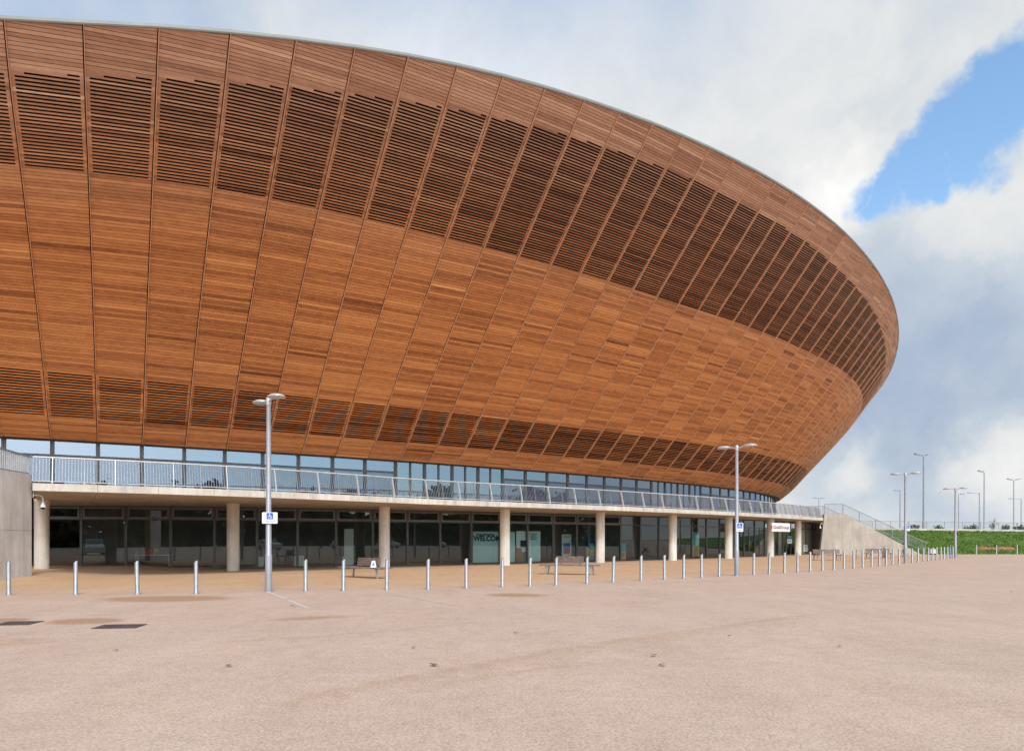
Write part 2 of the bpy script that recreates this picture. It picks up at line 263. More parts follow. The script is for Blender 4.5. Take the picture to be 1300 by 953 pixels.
RIBS="""
-70.53,34.87,6.63,-71.34,34.09,7.59,-72.60,32.89,9.64,-76.23,29.40,13.89,-77.13,28.54,15.09,-77.82,27.88,16.18,-46.6
-69.07,33.46,6.63,-69.82,32.63,7.58,-70.97,31.33,9.63,-74.32,27.57,13.85,-75.16,26.63,15.04,-75.80,25.92,16.12,-42.1
-67.51,32.18,6.62,-68.19,31.29,7.58,-69.23,29.91,9.62,-72.29,25.90,13.81,-73.07,24.88,15.00,-73.64,24.12,16.07,-37.6
-65.85,31.01,6.62,-66.46,30.07,7.57,-67.40,28.63,9.61,-70.14,24.39,13.77,-70.85,23.29,14.96,-71.36,22.50,16.02,-33.3
-64.11,29.97,6.62,-64.65,29.00,7.57,-65.47,27.49,9.60,-67.90,23.05,13.74,-68.54,21.87,14.93,-68.99,21.05,15.98,-29.0
-62.30,29.06,6.62,-62.76,28.06,7.56,-63.47,26.50,9.59,-65.57,21.88,13.72,-66.14,20.63,14.92,-66.52,19.78,15.95,-24.8
-60.43,28.29,6.61,-60.81,27.26,7.56,-61.40,25.66,9.57,-63.17,20.88,13.70,-63.66,19.56,14.92,-63.98,18.69,15.94,-20.6
-58.50,27.66,6.61,-58.81,26.60,7.55,-59.29,24.97,9.56,-60.72,20.05,13.69,-61.12,18.66,14.93,-61.38,17.78,15.94,-16.5
-56.54,27.16,6.61,-56.77,26.09,7.54,-57.13,24.43,9.55,-58.22,19.40,13.69,-58.53,17.94,14.95,-58.73,17.04,15.96,-12.5
-54.55,26.80,6.60,-54.70,25.72,7.54,-54.95,24.05,9.53,-55.69,18.92,13.70,-55.91,17.40,14.99,-56.04,16.49,15.99,-8.5
-52.53,26.57,6.60,-52.62,25.49,7.53,-52.74,23.81,9.52,-53.14,18.61,13.71,-53.26,17.02,15.04,-53.33,16.11,16.03,-4.6
-50.51,26.48,6.59,-50.52,25.40,7.52,-50.54,23.72,9.50,-50.61,18.47,13.73,-50.63,16.82,15.10,-50.64,15.91,16.09,-1.0
-48.48,26.52,6.59,-48.43,25.44,7.51,-48.35,23.77,9.48,-48.11,18.48,13.76,-48.03,16.77,15.18,-47.98,15.86,16.16,2.4
-46.46,26.66,6.58,-46.35,25.60,7.51,-46.19,23.94,9.46,-45.65,18.62,13.80,-45.47,16.85,15.27,-45.38,15.94,16.25,5.5
-44.45,26.91,6.58,-44.29,25.86,7.50,-44.05,24.21,9.44,-43.25,18.87,13.85,-42.98,17.04,15.37,-42.84,16.14,16.35,8.2
-42.45,27.25,6.57,-42.25,26.21,7.49,-41.93,24.58,9.42,-40.90,19.21,13.91,-40.54,17.33,15.48,-40.37,16.43,16.46,10.7
-40.46,27.67,6.56,-40.22,26.64,7.48,-39.85,25.03,9.40,-38.61,19.64,13.98,-38.16,17.70,15.61,-37.95,16.80,16.59,12.8
-38.49,28.15,6.56,-38.22,27.13,7.47,-37.80,25.54,9.38,-36.37,20.13,14.05,-35.84,18.12,15.75,-35.61,17.23,16.73,14.6
-36.54,28.69,6.55,-36.24,27.68,7.46,-35.78,26.11,9.36,-34.19,20.66,14.13,-33.59,18.59,15.89,-33.33,17.70,16.88,16.1
-34.60,29.28,6.54,-34.28,28.28,7.45,-33.79,26.73,9.33,-32.05,21.24,14.22,-31.37,19.11,16.04,-31.09,18.22,17.04,17.4
-32.67,29.91,6.54,-32.33,28.92,7.44,-31.80,27.39,9.31,-29.92,21.86,14.31,-29.17,19.67,16.20,-28.87,18.78,17.21,18.6
-30.75,30.58,6.53,-30.39,29.60,7.43,-29.84,28.09,9.29,-27.80,22.52,14.42,-26.99,20.29,16.36,-26.66,19.40,17.37,19.9
-28.85,31.29,6.52,-28.47,30.33,7.43,-27.89,28.83,9.27,-25.70,23.22,14.54,-24.82,20.97,16.50,-24.48,20.08,17.52,21.1
-26.97,32.05,6.52,-26.57,31.09,7.42,-25.96,29.61,9.25,-23.61,23.95,14.69,-22.68,21.70,16.64,-22.31,20.81,17.67,22.3
-25.10,32.84,6.51,-24.68,31.89,7.41,-24.04,30.42,9.23,-21.54,24.72,14.85,-20.55,22.46,16.81,-20.17,21.58,17.85,23.5
-23.25,33.67,6.50,-22.82,32.73,7.40,-22.15,31.27,9.21,-19.48,25.51,15.03,-18.43,23.24,17.04,-18.02,22.35,18.10,24.6
-21.44,34.52,6.50,-20.99,33.59,7.40,-20.29,32.15,9.19,-17.46,26.34,15.23,-16.32,24.00,17.35,-15.88,23.11,18.43,25.7
-19.67,35.39,6.49,-19.19,34.47,7.40,-18.46,33.05,9.18,-15.46,27.20,15.43,-14.21,24.76,17.73,-13.75,23.87,18.84,26.8
-17.91,36.30,6.49,-17.41,35.39,7.39,-16.65,33.98,9.17,-13.47,28.12,15.61,-12.09,25.56,18.15,-11.60,24.66,19.28,27.8
-16.13,37.26,6.48,-15.62,36.36,7.39,-14.83,34.96,9.15,-11.49,29.11,15.76,-9.96,26.42,18.56,-9.45,25.53,19.70,28.8
-14.36,38.26,6.48,-13.83,37.36,7.39,-13.01,35.98,9.15,-9.56,30.16,15.86,-7.89,27.32,18.94,-7.36,26.44,20.09,29.8
-12.62,39.27,6.47,-12.07,38.38,7.39,-11.23,37.00,9.14,-7.72,31.23,15.93,-5.90,28.25,19.30,-5.37,27.38,20.45,30.8
-10.91,40.31,6.47,-10.35,39.42,7.39,-9.50,38.05,9.13,-5.93,32.33,15.98,-3.98,29.21,19.63,-3.45,28.35,20.78,31.7
-9.20,41.38,6.47,-8.63,40.49,7.39,-7.76,39.12,9.13,-4.15,33.46,16.03,-2.09,30.23,19.93,-1.55,29.38,21.08,32.5
-7.49,42.48,6.46,-6.92,41.60,7.39,-6.03,40.23,9.13,-2.38,34.63,16.08,-0.21,31.31,20.20,0.34,30.47,21.35,33.4
-5.80,43.62,6.46,-5.21,42.73,7.39,-4.30,41.37,9.13,-0.60,35.84,16.14,1.67,32.45,20.44,2.22,31.62,21.59,34.2
-4.12,44.77,6.46,-3.51,43.89,7.40,-2.58,42.54,9.14,1.18,37.08,16.19,3.54,33.65,20.65,4.10,32.84,21.81,35.0
-2.44,45.96,6.46,-1.82,45.08,7.40,-0.87,43.73,9.14,2.94,38.36,16.24,5.39,34.91,20.84,5.96,34.10,22.01,35.7
-0.78,47.18,6.46,-0.14,46.30,7.41,0.84,44.96,9.15,4.69,39.67,16.28,7.22,36.22,21.00,7.81,35.40,22.20,36.4
0.87,48.41,6.46,1.53,47.53,7.41,2.53,46.20,9.16,6.44,41.02,16.31,9.03,37.58,21.14,9.65,36.76,22.36,37.2
2.49,49.66,6.46,3.17,48.79,7.42,4.21,47.46,9.17,8.16,42.40,16.34,10.84,38.98,21.26,11.47,38.17,22.51,37.9
4.12,50.94,6.47,4.82,50.08,7.43,5.88,48.76,9.18,9.88,43.81,16.37,12.61,40.42,21.36,13.27,39.61,22.64,38.6
5.74,52.25,6.47,6.45,51.39,7.44,7.54,50.08,9.20,11.57,45.21,16.41,14.34,41.88,21.44,15.01,41.06,22.76,39.3
7.32,53.56,6.47,8.05,52.70,7.45,9.16,51.40,9.22,13.22,46.61,16.46,16.01,43.34,21.51,16.70,42.52,22.86,40.0
8.86,54.88,6.48,9.61,54.03,7.46,10.74,52.72,9.24,14.84,48.02,16.52,17.63,44.81,21.57,18.35,43.99,22.94,40.7
10.39,56.22,6.48,11.15,55.36,7.47,12.31,54.07,9.26,16.45,49.43,16.58,19.23,46.32,21.60,19.97,45.50,23.00,41.4
11.90,57.57,6.49,12.68,56.72,7.48,13.87,55.43,9.28,18.04,50.88,16.63,20.81,47.85,21.62,21.56,47.04,23.04,42.2
13.40,58.95,6.49,14.19,58.10,7.49,15.40,56.82,9.30,19.61,52.35,16.68,22.37,49.43,21.61,23.14,48.61,23.06,43.0
14.87,60.34,6.50,15.68,59.50,7.50,16.92,58.23,9.32,21.16,53.85,16.71,23.90,51.03,21.59,24.69,50.22,23.06,43.8
16.32,61.76,6.50,17.15,60.93,7.51,18.42,59.66,9.35,22.70,55.38,16.74,25.41,52.67,21.55,26.21,51.87,23.04,44.7
17.75,63.20,6.51,18.60,62.37,7.52,19.89,61.12,9.37,24.22,56.93,16.77,26.89,54.34,21.50,27.71,53.55,23.00,45.6
19.16,64.66,6.52,20.03,63.84,7.54,21.35,62.61,9.39,25.73,58.50,16.82,28.35,56.04,21.44,29.18,55.26,22.95,46.5
20.54,66.15,6.52,21.43,65.34,7.55,22.77,64.12,9.42,27.21,60.10,16.86,29.79,57.77,21.37,30.63,57.01,22.88,47.5
21.90,67.66,6.53,22.80,66.86,7.56,24.18,65.66,9.45,28.68,61.73,16.90,31.19,59.54,21.29,32.04,58.80,22.79,48.5
23.22,69.19,6.54,24.15,68.41,7.57,25.55,67.23,9.47,30.12,63.40,16.94,32.57,61.34,21.18,33.43,60.62,22.68,49.6
24.52,70.75,6.54,25.47,69.99,7.58,26.90,68.84,9.49,31.54,65.10,16.96,33.92,63.19,21.06,34.79,62.49,22.55,50.8
25.78,72.34,6.55,26.75,71.60,7.59,28.21,70.47,9.52,32.92,66.85,16.98,35.23,65.08,20.92,36.10,64.41,22.41,52.1
27.01,73.96,6.56,27.99,73.23,7.60,29.49,72.14,9.54,34.27,68.64,16.98,36.50,67.01,20.77,37.38,66.36,22.24,53.4
28.19,75.61,6.56,29.20,74.90,7.61,30.73,73.84,9.57,35.58,70.47,16.97,37.72,68.98,20.60,38.62,68.36,22.06,54.8
29.34,77.28,6.57,30.37,76.60,7.62,31.92,75.58,9.59,36.84,72.35,16.94,38.91,70.99,20.41,39.81,70.40,21.86,56.3
30.43,78.99,6.58,31.48,78.34,7.62,33.07,77.35,9.61,38.04,74.28,16.88,40.04,73.04,20.21,40.95,72.48,21.65,57.9
31.49,80.72,6.58,32.55,80.10,7.63,34.17,79.16,9.63,39.18,76.25,16.80,41.12,75.13,20.00,42.04,74.60,21.43,59.5
32.49,82.49,6.59,33.57,81.90,7.64,35.22,81.01,9.64,40.26,78.28,16.69,42.14,77.26,19.77,43.07,76.76,21.19,61.2
33.43,84.28,6.60,34.54,83.73,7.64,36.21,82.89,9.66,41.27,80.35,16.56,43.11,79.43,19.54,44.05,78.96,20.95,63.0
34.32,86.11,6.60,35.44,85.59,7.65,37.14,84.80,9.68,42.22,82.46,16.42,44.01,81.63,19.30,44.96,81.19,20.69,64.8
35.15,87.96,6.61,36.29,87.48,7.65,38.01,86.75,9.69,43.11,84.61,16.28,44.85,83.87,19.05,45.81,83.47,20.44,66.7
35.91,89.84,6.61,37.06,89.40,7.65,38.81,88.74,9.70,43.92,86.79,16.14,45.62,86.14,18.80,46.59,85.77,20.17,68.7
36.61,91.75,6.62,37.77,91.35,7.65,39.54,90.75,9.71,44.66,89.01,16.00,46.32,88.45,18.55,47.30,88.12,19.91,70.8
37.23,93.68,6.62,38.41,93.33,7.66,40.19,92.79,9.71,45.33,91.26,15.86,46.94,90.78,18.30,47.93,90.49,19.65,73.0
37.78,95.63,6.62,38.97,95.33,7.66,40.77,94.86,9.72,45.92,93.55,15.71,47.48,93.15,18.05,48.48,92.89,19.39,75.2
38.25,97.60,6.63,39.44,97.35,7.65,41.26,96.96,9.72,46.42,95.86,15.57,47.94,95.54,17.81,48.94,95.33,19.13,77.5
38.64,99.59,6.63,39.84,99.39,7.65,41.66,99.09,9.72,46.83,98.21,15.44,48.32,97.96,17.57,49.32,97.79,18.88,80.0
38.94,101.60,6.63,40.14,101.45,7.65,41.97,101.23,9.72,47.14,100.59,15.30,48.59,100.41,17.34,49.60,100.29,18.63,82.5
39.15,103.62,6.63,40.35,103.53,7.65,42.18,103.39,9.72,47.35,102.99,15.17,48.77,102.88,17.11,49.78,102.80,18.39,85.2
39.27,105.64,6.63,40.46,105.61,7.64,42.29,105.56,9.72,47.46,105.41,15.05,48.84,105.37,16.89,49.85,105.34,18.16,87.9
39.28,107.67,6.63,40.47,107.70,7.64,42.29,107.74,9.71,47.44,107.85,14.92,48.79,107.88,16.68,49.80,107.90,17.94,90.8
39.19,109.70,6.63,40.37,109.79,7.63,42.18,109.92,9.71,47.30,110.31,14.80,48.61,110.41,16.48,49.62,110.48,17.72,93.8
38.99,111.72,6.63,40.16,111.87,7.63,41.94,112.11,9.70,47.02,112.78,14.69,48.30,112.95,16.29,49.30,113.08,17.52,97.1
38.67,113.72,6.63,39.82,113.94,7.62,41.58,114.28,9.70,46.59,115.25,14.58,47.84,115.50,16.10,48.82,115.69,17.32,100.5
38.23,115.70,6.63,39.35,115.99,7.62,41.08,116.44,9.69,46.01,117.72,14.47,47.22,118.04,15.94,48.18,118.29,17.14,104.1
37.66,117.64,6.63,38.76,118.01,7.62,40.45,118.57,9.69,45.26,120.17,14.38,46.44,120.56,15.78,47.38,120.87,16.97,107.9
36.96,119.55,6.63,38.02,119.98,7.61,39.66,120.66,9.68,44.34,122.58,14.28,45.48,123.05,15.64,46.39,123.43,16.81,111.9
36.12,121.39,6.63,37.15,121.90,7.61,38.73,122.69,9.67,43.25,124.94,14.20,44.35,125.49,15.51,45.23,125.93,16.67,116.0
35.16,123.17,6.63,36.14,123.76,7.60,37.65,124.65,9.67,41.99,127.23,14.12,43.04,127.85,15.39,43.88,128.35,16.54,120.2
34.06,124.88,6.63,34.99,125.53,7.60,36.43,126.54,9.66,40.56,129.42,14.05,41.56,130.12,15.29,42.36,130.68,16.42,124.6
32.84,126.49,6.63,33.72,127.21,7.59,35.07,128.32,9.65,38.96,131.51,13.98,39.91,132.29,15.21,40.66,132.91,16.32,128.9
31.50,128.01,6.63,32.31,128.79,7.59,33.57,130.00,9.64,37.20,133.49,13.93,38.10,134.34,15.14,38.79,135.01,16.25,133.4
"""
# ------------------------------------------------------------------ the velodrome
ribs = np.array([[float(q) for q in r.split(',')] for r in RIBS.strip().split('\n')])   # ribs -26..60: six profile points each, then the plan heading
K0 = -26; NR = 86
pts6 = ribs[:, :18].reshape(-1, 6, 3)
mid = (pts6[0, 0, :2] + pts6[-1, 0, :2]) / 2
other = pts6[1:-1].copy(); other[:, :, :2] = 2 * mid - other[:, :, :2]
allr = np.concatenate([pts6, other]); NT = len(allr)               # 172 ribs round the whole bowl
heads = np.radians(np.concatenate([ribs[:, 18], ribs[1:-1, 18] + 180]))
def profile(P):
    # smooth curve through the six points, dense, with arc length
    ch = np.concatenate([[0], np.cumsum(np.linalg.norm(np.diff(P, axis=0), axis=1))])
    m = np.zeros_like(P)
    for i in range(6):
        if 0 < i < 5:
            h0, h1 = ch[i] - ch[i - 1], ch[i + 1] - ch[i]
            m[i] = ((P[i] - P[i - 1]) / h0 * h1 + (P[i + 1] - P[i]) / h1 * h0) / (h0 + h1)
    m[0] = (P[1] - P[0]) / (ch[1]); m[5] = (P[5] - P[4]) / (ch[5] - ch[4])
    out = []; lev = [0]
    for i in range(5):
        h = ch[i + 1] - ch[i]
        for t in np.linspace(0, 1, 13)[(0 if i == 0 else 1):]:
            out.append((2*t**3-3*t**2+1)*P[i] + (t**3-2*t**2+t)*m[i]*h + (-2*t**3+3*t**2)*P[i+1] + (t**3-t**2)*m[i+1]*h)
        lev.append(len(out) - 1)
    out = np.array(out); S = np.concatenate([[0], np.cumsum(np.linalg.norm(np.diff(out, axis=0), axis=1))])
    return out, S, S[lev]
prof = [profile(P) for P in allr]
def pat(i, s):
    P, S, _ = prof[i % NT]
    return np.array([np.interp(s, S, P[:, 0]), np.interp(s, S, P[:, 1]), np.interp(s, S, P[:, 2])])

velo = thing('velodrome', 'huge bowl shaped timber clad velodrome with louvred bands over a glazed ground floor', 'velodrome', (10, 75, 0))
VO = Vector((10, 75, 0))
def vb(mb, name, mats, parent=None, attrs=False):                  # build in world space, hang under the velodrome
    o = mb.build(name, mats, parent or velo, attrs)
    o.matrix_parent_inverse = Matrix.Translation(-VO)
    if parent: o.matrix_parent_inverse = Matrix.Identity(4)
    return o
GAP = .032; TH = .03; BAT = .05
streak = RNG.rand(400)
def tones(n, seed):
    r = np.random.RandomState(seed); base = .43 + r.randn() * .022
    t = []; v = 0
    for i in range(n):
        v = v * .35 + r.randn() * .045
        x = base + v + r.randn() * .095
        if r.rand() < .035: x -= .16
        if r.rand() < .05: x += .17
        t.append(min(1, max(0, x)))
    return t
def wear(s, sT, sB):
    return min(1., max(0., (s - (sB - 2.5)) / (sT - sB + 1.0))) ** 1.1
class Bay:
    def __init__(b, i):
        b.i, b.j = i, (i + 1) % NT
        b.lv, b.rv = prof[b.i][2], prof[b.j][2]
        w = np.linalg.norm(pat(b.i, b.lv[3]) - pat(b.j, b.rv[3])); b.g = GAP / w; b.w = w
    def at(b, f, sl, sr):
        p, q = pat(b.i, sl), pat(b.j, sr)
        return p + (q - p) * f
    def board(b, mb, f0, f1, l0, l1, r0, r1, tone, wth, th=TH, lift=0.):
        if mb is not b.pan: th = .014
        # slab between fractions f0..f1 across the bay; l0..l1, r0..r1 arc lengths on the left/right rib
        def lr(f, a, c): return a, c
        A, B, C_, D = b.at(f0, l0, r0), b.at(f1, l0, r0), b.at(f1, l1, r1), b.at(f0, l1, r1)
        n = np.cross(B - A, D - A) if np.linalg.norm(D - A) > 1e-3 else np.cross(B - A, C_ - B)
        ln = np.linalg.norm(n)
        if ln < 1e-7: return
        n = n / ln; o = n * lift; k = -n * th + o
        v = [A + o, B + o, C_ + o, D + o, A + k, B + k, C_ + k, D + k]
        mb.poly(v, [(0, 1, 2, 3), (0, 4, 5, 1), (3, 2, 6, 7), (0, 3, 7, 4), (1, 5, 6, 2)], 0, False, tone, wth)
def build_bay(i, label=None):
    b = Bay(i); E0, D0, C0, B0, A0, T0 = b.lv; E1, D1, C1, B1, A1, T1 = b.rv
    pan = MB(); low = MB(); top = MB(); b.pan = pan
    g = b.g; fl, fr = g, 1 - g
    kk = i + K0; sf_ = .49 - .10 * min(1, max(0, (kk - 1) / 12))        # visible share of each louvre blade
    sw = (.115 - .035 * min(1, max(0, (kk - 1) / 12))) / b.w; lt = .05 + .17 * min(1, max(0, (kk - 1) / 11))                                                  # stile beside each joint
    tn = tones(170, 1000 + i); ti = 0
    def solid(l0, l1, r0, r1, n, wf):
        nonlocal ti
        for k in range(n):
            a, c = k / n, (k + 1) / n
            e = .016 / max(.05, (l1 - l0) / n) / n
            b.board(pan, fl, fr, l0 + (l1 - l0) * a, l0 + (l1 - l0) * (c - e), r0 + (r1 - r0) * a, r0 + (r1 - r0) * (c - e), tn[ti], wf(l0 + (l1 - l0) * a)); ti += 1
    wf = lambda s: wear(s, T0, B0)
    solid(0, D0, 0, D1, 12, wf)
    n = 17
    for k in range(n):                                              # lower louvre
        a, m, c = k / n, (k + sf_) / n, (k + 1) / n
        q = lambda f: (D0 + (C0 - D0) * f, D1 + (C1 - D1) * f)
        (la, ra), (lm, rm), (lc, rc) = q(a), q(m), q(c)
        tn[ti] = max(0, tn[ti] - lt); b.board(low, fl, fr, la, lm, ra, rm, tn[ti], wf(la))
        b.board(low, fl, fl + sw, lm, lc, rm, rc, tn[ti], wf(la)); b.board(low, fr - sw, fr, lm, lc, rm, rc, tn[ti], wf(la)); ti += 1
    solid(C0, B0, C1, B1, 67, wf)
    p = .126; k = 0
    rr = np.random.RandomState(5000 + i)
    while True:
        s = k * p; l0, l1, r0, r1 = B0 + s, B0 + s + p, B1 + s, B1 + s + p
        if l0 >= T0 - .02 and r0 >= T1 - .02: break
        t = tn[ti % 170] if k > 0 else tn[ti]; ti += 1; w_ = wf(min(l0, T0))
        cl = lambda v: min(v, T0); cr = lambda v: min(v, T1)
        hl, hr = A0 - B0, A1 - B1                                   # louvre heights at the two ribs
        # slot exists where s + p <= h(f)
        if k == 0 or (s + p > hl and s + p > hr): f0, f1 = 1, 0
        elif s + p <= hl and s + p <= hr: f0, f1 = 0, 1
        else:
            x = (s + p - hl) / (hr - hl)
            f0, f1 = (x, 1) if hr > hl else (0, x)
        dst = pan if f1 < f0 else top
        if f1 < f0:
            e = .016
            b.board(dst, fl, fr, cl(l0), cl(l1 - e), cr(r0), cr(r1 - e), t, w_)
        else:
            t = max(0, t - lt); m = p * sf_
            b.board(dst, fl, fr, cl(l0), cl(l0 + m), cr(r0), cr(r0 + m), t, w_)
            f0 = max(f0, fl + sw); f1 = min(f1, fr - sw)
            if f1 - f0 < .03: b.board(dst, fl, fr, cl(l0 + m), cl(l1 - .011), cr(r0 + m), cr(r1 - .011), t, w_)
            else:
                b.board(dst, fl, f0, cl(l0 + m), cl(l1), cr(r0 + m), cr(r1), t, w_)
                b.board(dst, f1, fr, cl(l0 + m), cl(l1), cr(r0 + m), cr(r1), t, w_)
        k += 1
    # membrane behind, and the metal strip in the joint on the left rib
    PL, PR = prof[b.i][0], prof[b.j][0]
    nn = np.cross(PR[30] - PL[30], PL[36] - PL[30]); nn /= np.linalg.norm(nn)
    PLb, PRb = [P - np.array([0, 0, 0]) for P in (PL, PR)]
    for a in range(len(PL) - 1):
        n_ = np.cross(PR[a] - PL[a], PL[a + 1] - PL[a]); n_ /= np.linalg.norm(n_); o = -n_ * .13
        pan.face([PL[a] + o, PR[a] + o, PR[a + 1] + o, PL[a + 1] + o], 1)
    edge_t = min(.95, .62 + .1 * rr.rand())
    for a in range(len(PL) - 1):                                    # pale batten closing the panel's edge at the joint
        d = (PR[a] - PL[a]); d /= np.linalg.norm(d); d2 = (PR[a+1] - PL[a+1]); d2 /= np.linalg.norm(d2)
        n_ = np.cross(d, PL[a + 1] - PL[a]); n_ /= np.linalg.norm(n_)
        o = n_ * BAT; o2 = -n_ * .1; x0, x1 = GAP - .026, GAP - .001
        q = [PL[a] + d * x0 + o, PL[a] + d * x1 + o, PL[a+1] + d2 * x1 + o, PL[a+1] + d2 * x0 + o, PL[a] + d * x0 + o2, PL[a] + d * x1 + o2, PL[a+1] + d2 * x1 + o2, PL[a+1] + d2 * x0 + o2]
        pan.poly(q, [(0, 1, 2, 3), (0, 3, 7, 4), (1, 5, 6, 2)], 0, False, edge_t, .75)
    po = vb(pan, 'timber_panel', [M['wood'], M['void']], None, True)
    for mb in (low, top):
        o = mb.build('louvre', [M['wood']], po, True)
    return po
VIS = range(-9 - K0, 50 - K0)
for i in VIS: build_bay(i)
# the rest of the shell, round the back, as one coarse part
mb = MB()
for i in range(NT):
    if i in VIS: continue
    j = (i + 1) % NT; PL, PR = prof[i][0], prof[j][0]
    for a in range(0, len(PL) - 1):
        lou = (12 <= a < 24) or (36 <= a < 48)
        mb.face([PL[a], PR[a], PR[a + 1], PL[a + 1]], 0, False, .3 + .25 * random.random() - (.25 if lou else 0), min(1, a / 60))
vb(mb, 'timber_cladding', [M['wood']], None, True)['kind'] = 'stuff'
# roof edge trim and roof
T = np.array([p[0][-1] for p in prof]); Tn = np.array([[math.sin(h), -math.cos(h), 0] for h in heads])
mb = MB(); sec = [(-.02, -.02), (.03, -.02), (.055, .02), (.055, .10), (.03, .13), (-.03, .145), (-.25, .15)]
for i in range(NT):
    j = (i + 1) % NT
    A = [T[i] + Tn[i] * a + np.array([0, 0, z]) for a, z in sec]; B = [T[j] + Tn[j] * a + np.array([0, 0, z]) for a, z in sec]
    for a in range(len(sec) - 1): mb.face([A[a], B[a], B[a + 1], A[a + 1]], 0, a > 2)
vb(mb, 'roof_trim', [M['trim']])
mb = MB(); ctr = np.array([mid[0], mid[1], 0]); rings = []
for q in (1., .9, .7, .45, .2, 0.02):
    R = ctr + (T - Tn * .2 - ctr) * q; R[:, 2] = T[:, 2] * q ** 1.0 + 18.4 * (1 - q) + .2 - .6 * math.sin(PI * q); rings.append(R)
for r in range(5):
    for i in range(NT):
        j = (i + 1) % NT; mb.face([rings[r][i], rings[r][j], rings[r + 1][j], rings[r + 1][i]], 0, True)
vb(mb, 'roof', [M['roof']])
# underside return from the bottom edge back to the glazing line
mb = MB()
E = np.array([p[0][0] for p in prof])
for i in range(NT):
    j = (i + 1) % NT
    a, b_, c, d = E[i], E[j], E[j] - Tn[j] * .9 + np.array([0, 0, .06]), E[i] - Tn[i] * .9 + np.array([0, 0, .06])
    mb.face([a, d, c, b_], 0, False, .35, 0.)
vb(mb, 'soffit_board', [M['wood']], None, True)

# ---- plan curves: slab edge, ground-floor glass, columns
def spline(P, step):
    P = np.array(P, float); ch = np.concatenate([[0], np.cumsum(np.linalg.norm(np.diff(P, axis=0), axis=1))]); n = len(P)
    m = np.zeros_like(P)
    for i in range(n):
        a, b_ = max(i - 1, 0), min(i + 1, n - 1); m[i] = (P[b_] - P[a]) / (ch[b_] - ch[a])
    dense = []
    for i in range(n - 1):
        h = ch[i + 1] - ch[i]
        for t in np.linspace(0, 1, 40, endpoint=False):
            dense.append((2*t**3-3*t**2+1)*P[i] + (t**3-2*t**2+t)*m[i]*h + (-2*t**3+3*t**2)*P[i+1] + (t**3-t**2)*m[i+1]*h)
    dense.append(P[-1]); D = np.array(dense); S = np.concatenate([[0], np.cumsum(np.linalg.norm(np.diff(D, axis=0), axis=1))])
    k = max(2, int(round(S[-1] / step))); q = np.linspace(0, S[-1], k + 1)
    return np.stack([np.interp(q, S, D[:, c]) for c in range(D.shape[1])], 1)
def pr(lst): return [list(ray(x, d))[:2] for x, d in lst]
SL = 3.88
edge = spline(pr([(41, 28.4), (190, 30.4), (328, 33.0), (445, 36.2), (559, 40.2), (680, 44.2), (800, 49.4), (870, 53.6), (932, 58.6), (990, 65.5), (1045, 74.6)]), 2.25)
gl = spline(pr([(44, 37.8), (72, 38.1), (180, 38.8), (286, 40.0), (388, 41.7), (490, 43.9), (602, 46.9), (691, 50.0), (759, 53.0), (803, 55.2), (870, 59.4), (925, 64.2), (978, 70.4), (1013, 76.0), (1040, 81.0)]), 2.25)
def tangents(P):
    t = np.gradient(P, axis=0); t /= np.linalg.norm(t, axis=1)[:, None]; return t
def outward(P): t = tangents(P); return np.stack([t[:, 1], -t[:, 0]], 1)
eo = outward(edge); go = outward(gl)
def v3(p, z): return Vector((p[0], p[1], z))
# slab in segments with thin open joints; inner edge runs to the ground-floor glass line and to the upper glazing
inner = spline(gl - go * .6, 2.25)
def near_on(P, q): return P[np.argmin(((P - q) ** 2).sum(1))]
innf = np.stack([np.interp(np.linspace(0, 1, len(edge)), np.linspace(0, 1, len(inner)), inner[:, c]) for c in range(2)], 1)
for i in range(len(edge) - 1):
    a, b_ = edge[i], edge[i + 1]; ia, ib = innf[i], innf[i + 1]
    e = .006
    d = (b_ - a) / np.linalg.norm(b_ - a); di = (ib - ia) / np.linalg.norm(ib - ia)
    a2, b2, ia2, ib2 = a + d * e, b_ - d * e, ia + di * e, ib - di * e
    mb = MB()
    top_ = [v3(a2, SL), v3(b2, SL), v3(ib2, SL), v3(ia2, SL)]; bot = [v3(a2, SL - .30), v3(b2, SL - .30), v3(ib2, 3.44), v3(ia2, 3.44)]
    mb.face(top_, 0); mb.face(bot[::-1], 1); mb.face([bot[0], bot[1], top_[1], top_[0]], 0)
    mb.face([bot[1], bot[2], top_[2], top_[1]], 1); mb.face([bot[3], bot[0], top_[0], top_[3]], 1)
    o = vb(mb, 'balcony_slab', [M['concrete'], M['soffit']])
mb = MB()
for i in range(len(edge) - 1):                                        # core of the slab inside the joints
    a, b_, ia, ib = [np.array(q) for q in (edge[i] - eo[i] * .05, edge[i + 1] - eo[i + 1] * .05, innf[i], innf[i + 1])]
    mb.face([v3(a, SL - .02), v3(b_, SL - .02), v3(ib, SL - .02), v3(ia, SL - .02)][::-1], 0)
    mb.face([v3(a, SL - .25), v3(b_, SL - .25), v3(ib, 3.5), v3(ia, 3.5)], 0)
    mb.face([v3(a, SL - .25), v3(b_, SL - .25), v3(b_, SL - .02), v3(a, SL - .02)], 0)
vb(mb, 'slab_core', [M['void']])

# columns
for px, d in [(53, 34.0), (296, 37.3), (488, 41.3), (641, 44.9), (762, 50.0), (854, 55.3), (925, 60.8), (978, 66.4), (1013, 72.6)]:
    c = ray(px, d); mb = MB(); r = .33
    mb.lathe([(r, -.02), (r, .012), (r - .012, .02), (r - .012, 3.4), (r, 3.41), (r, 3.56)], 24, 0, c)
    vb(mb, 'column', [M['concrete']])

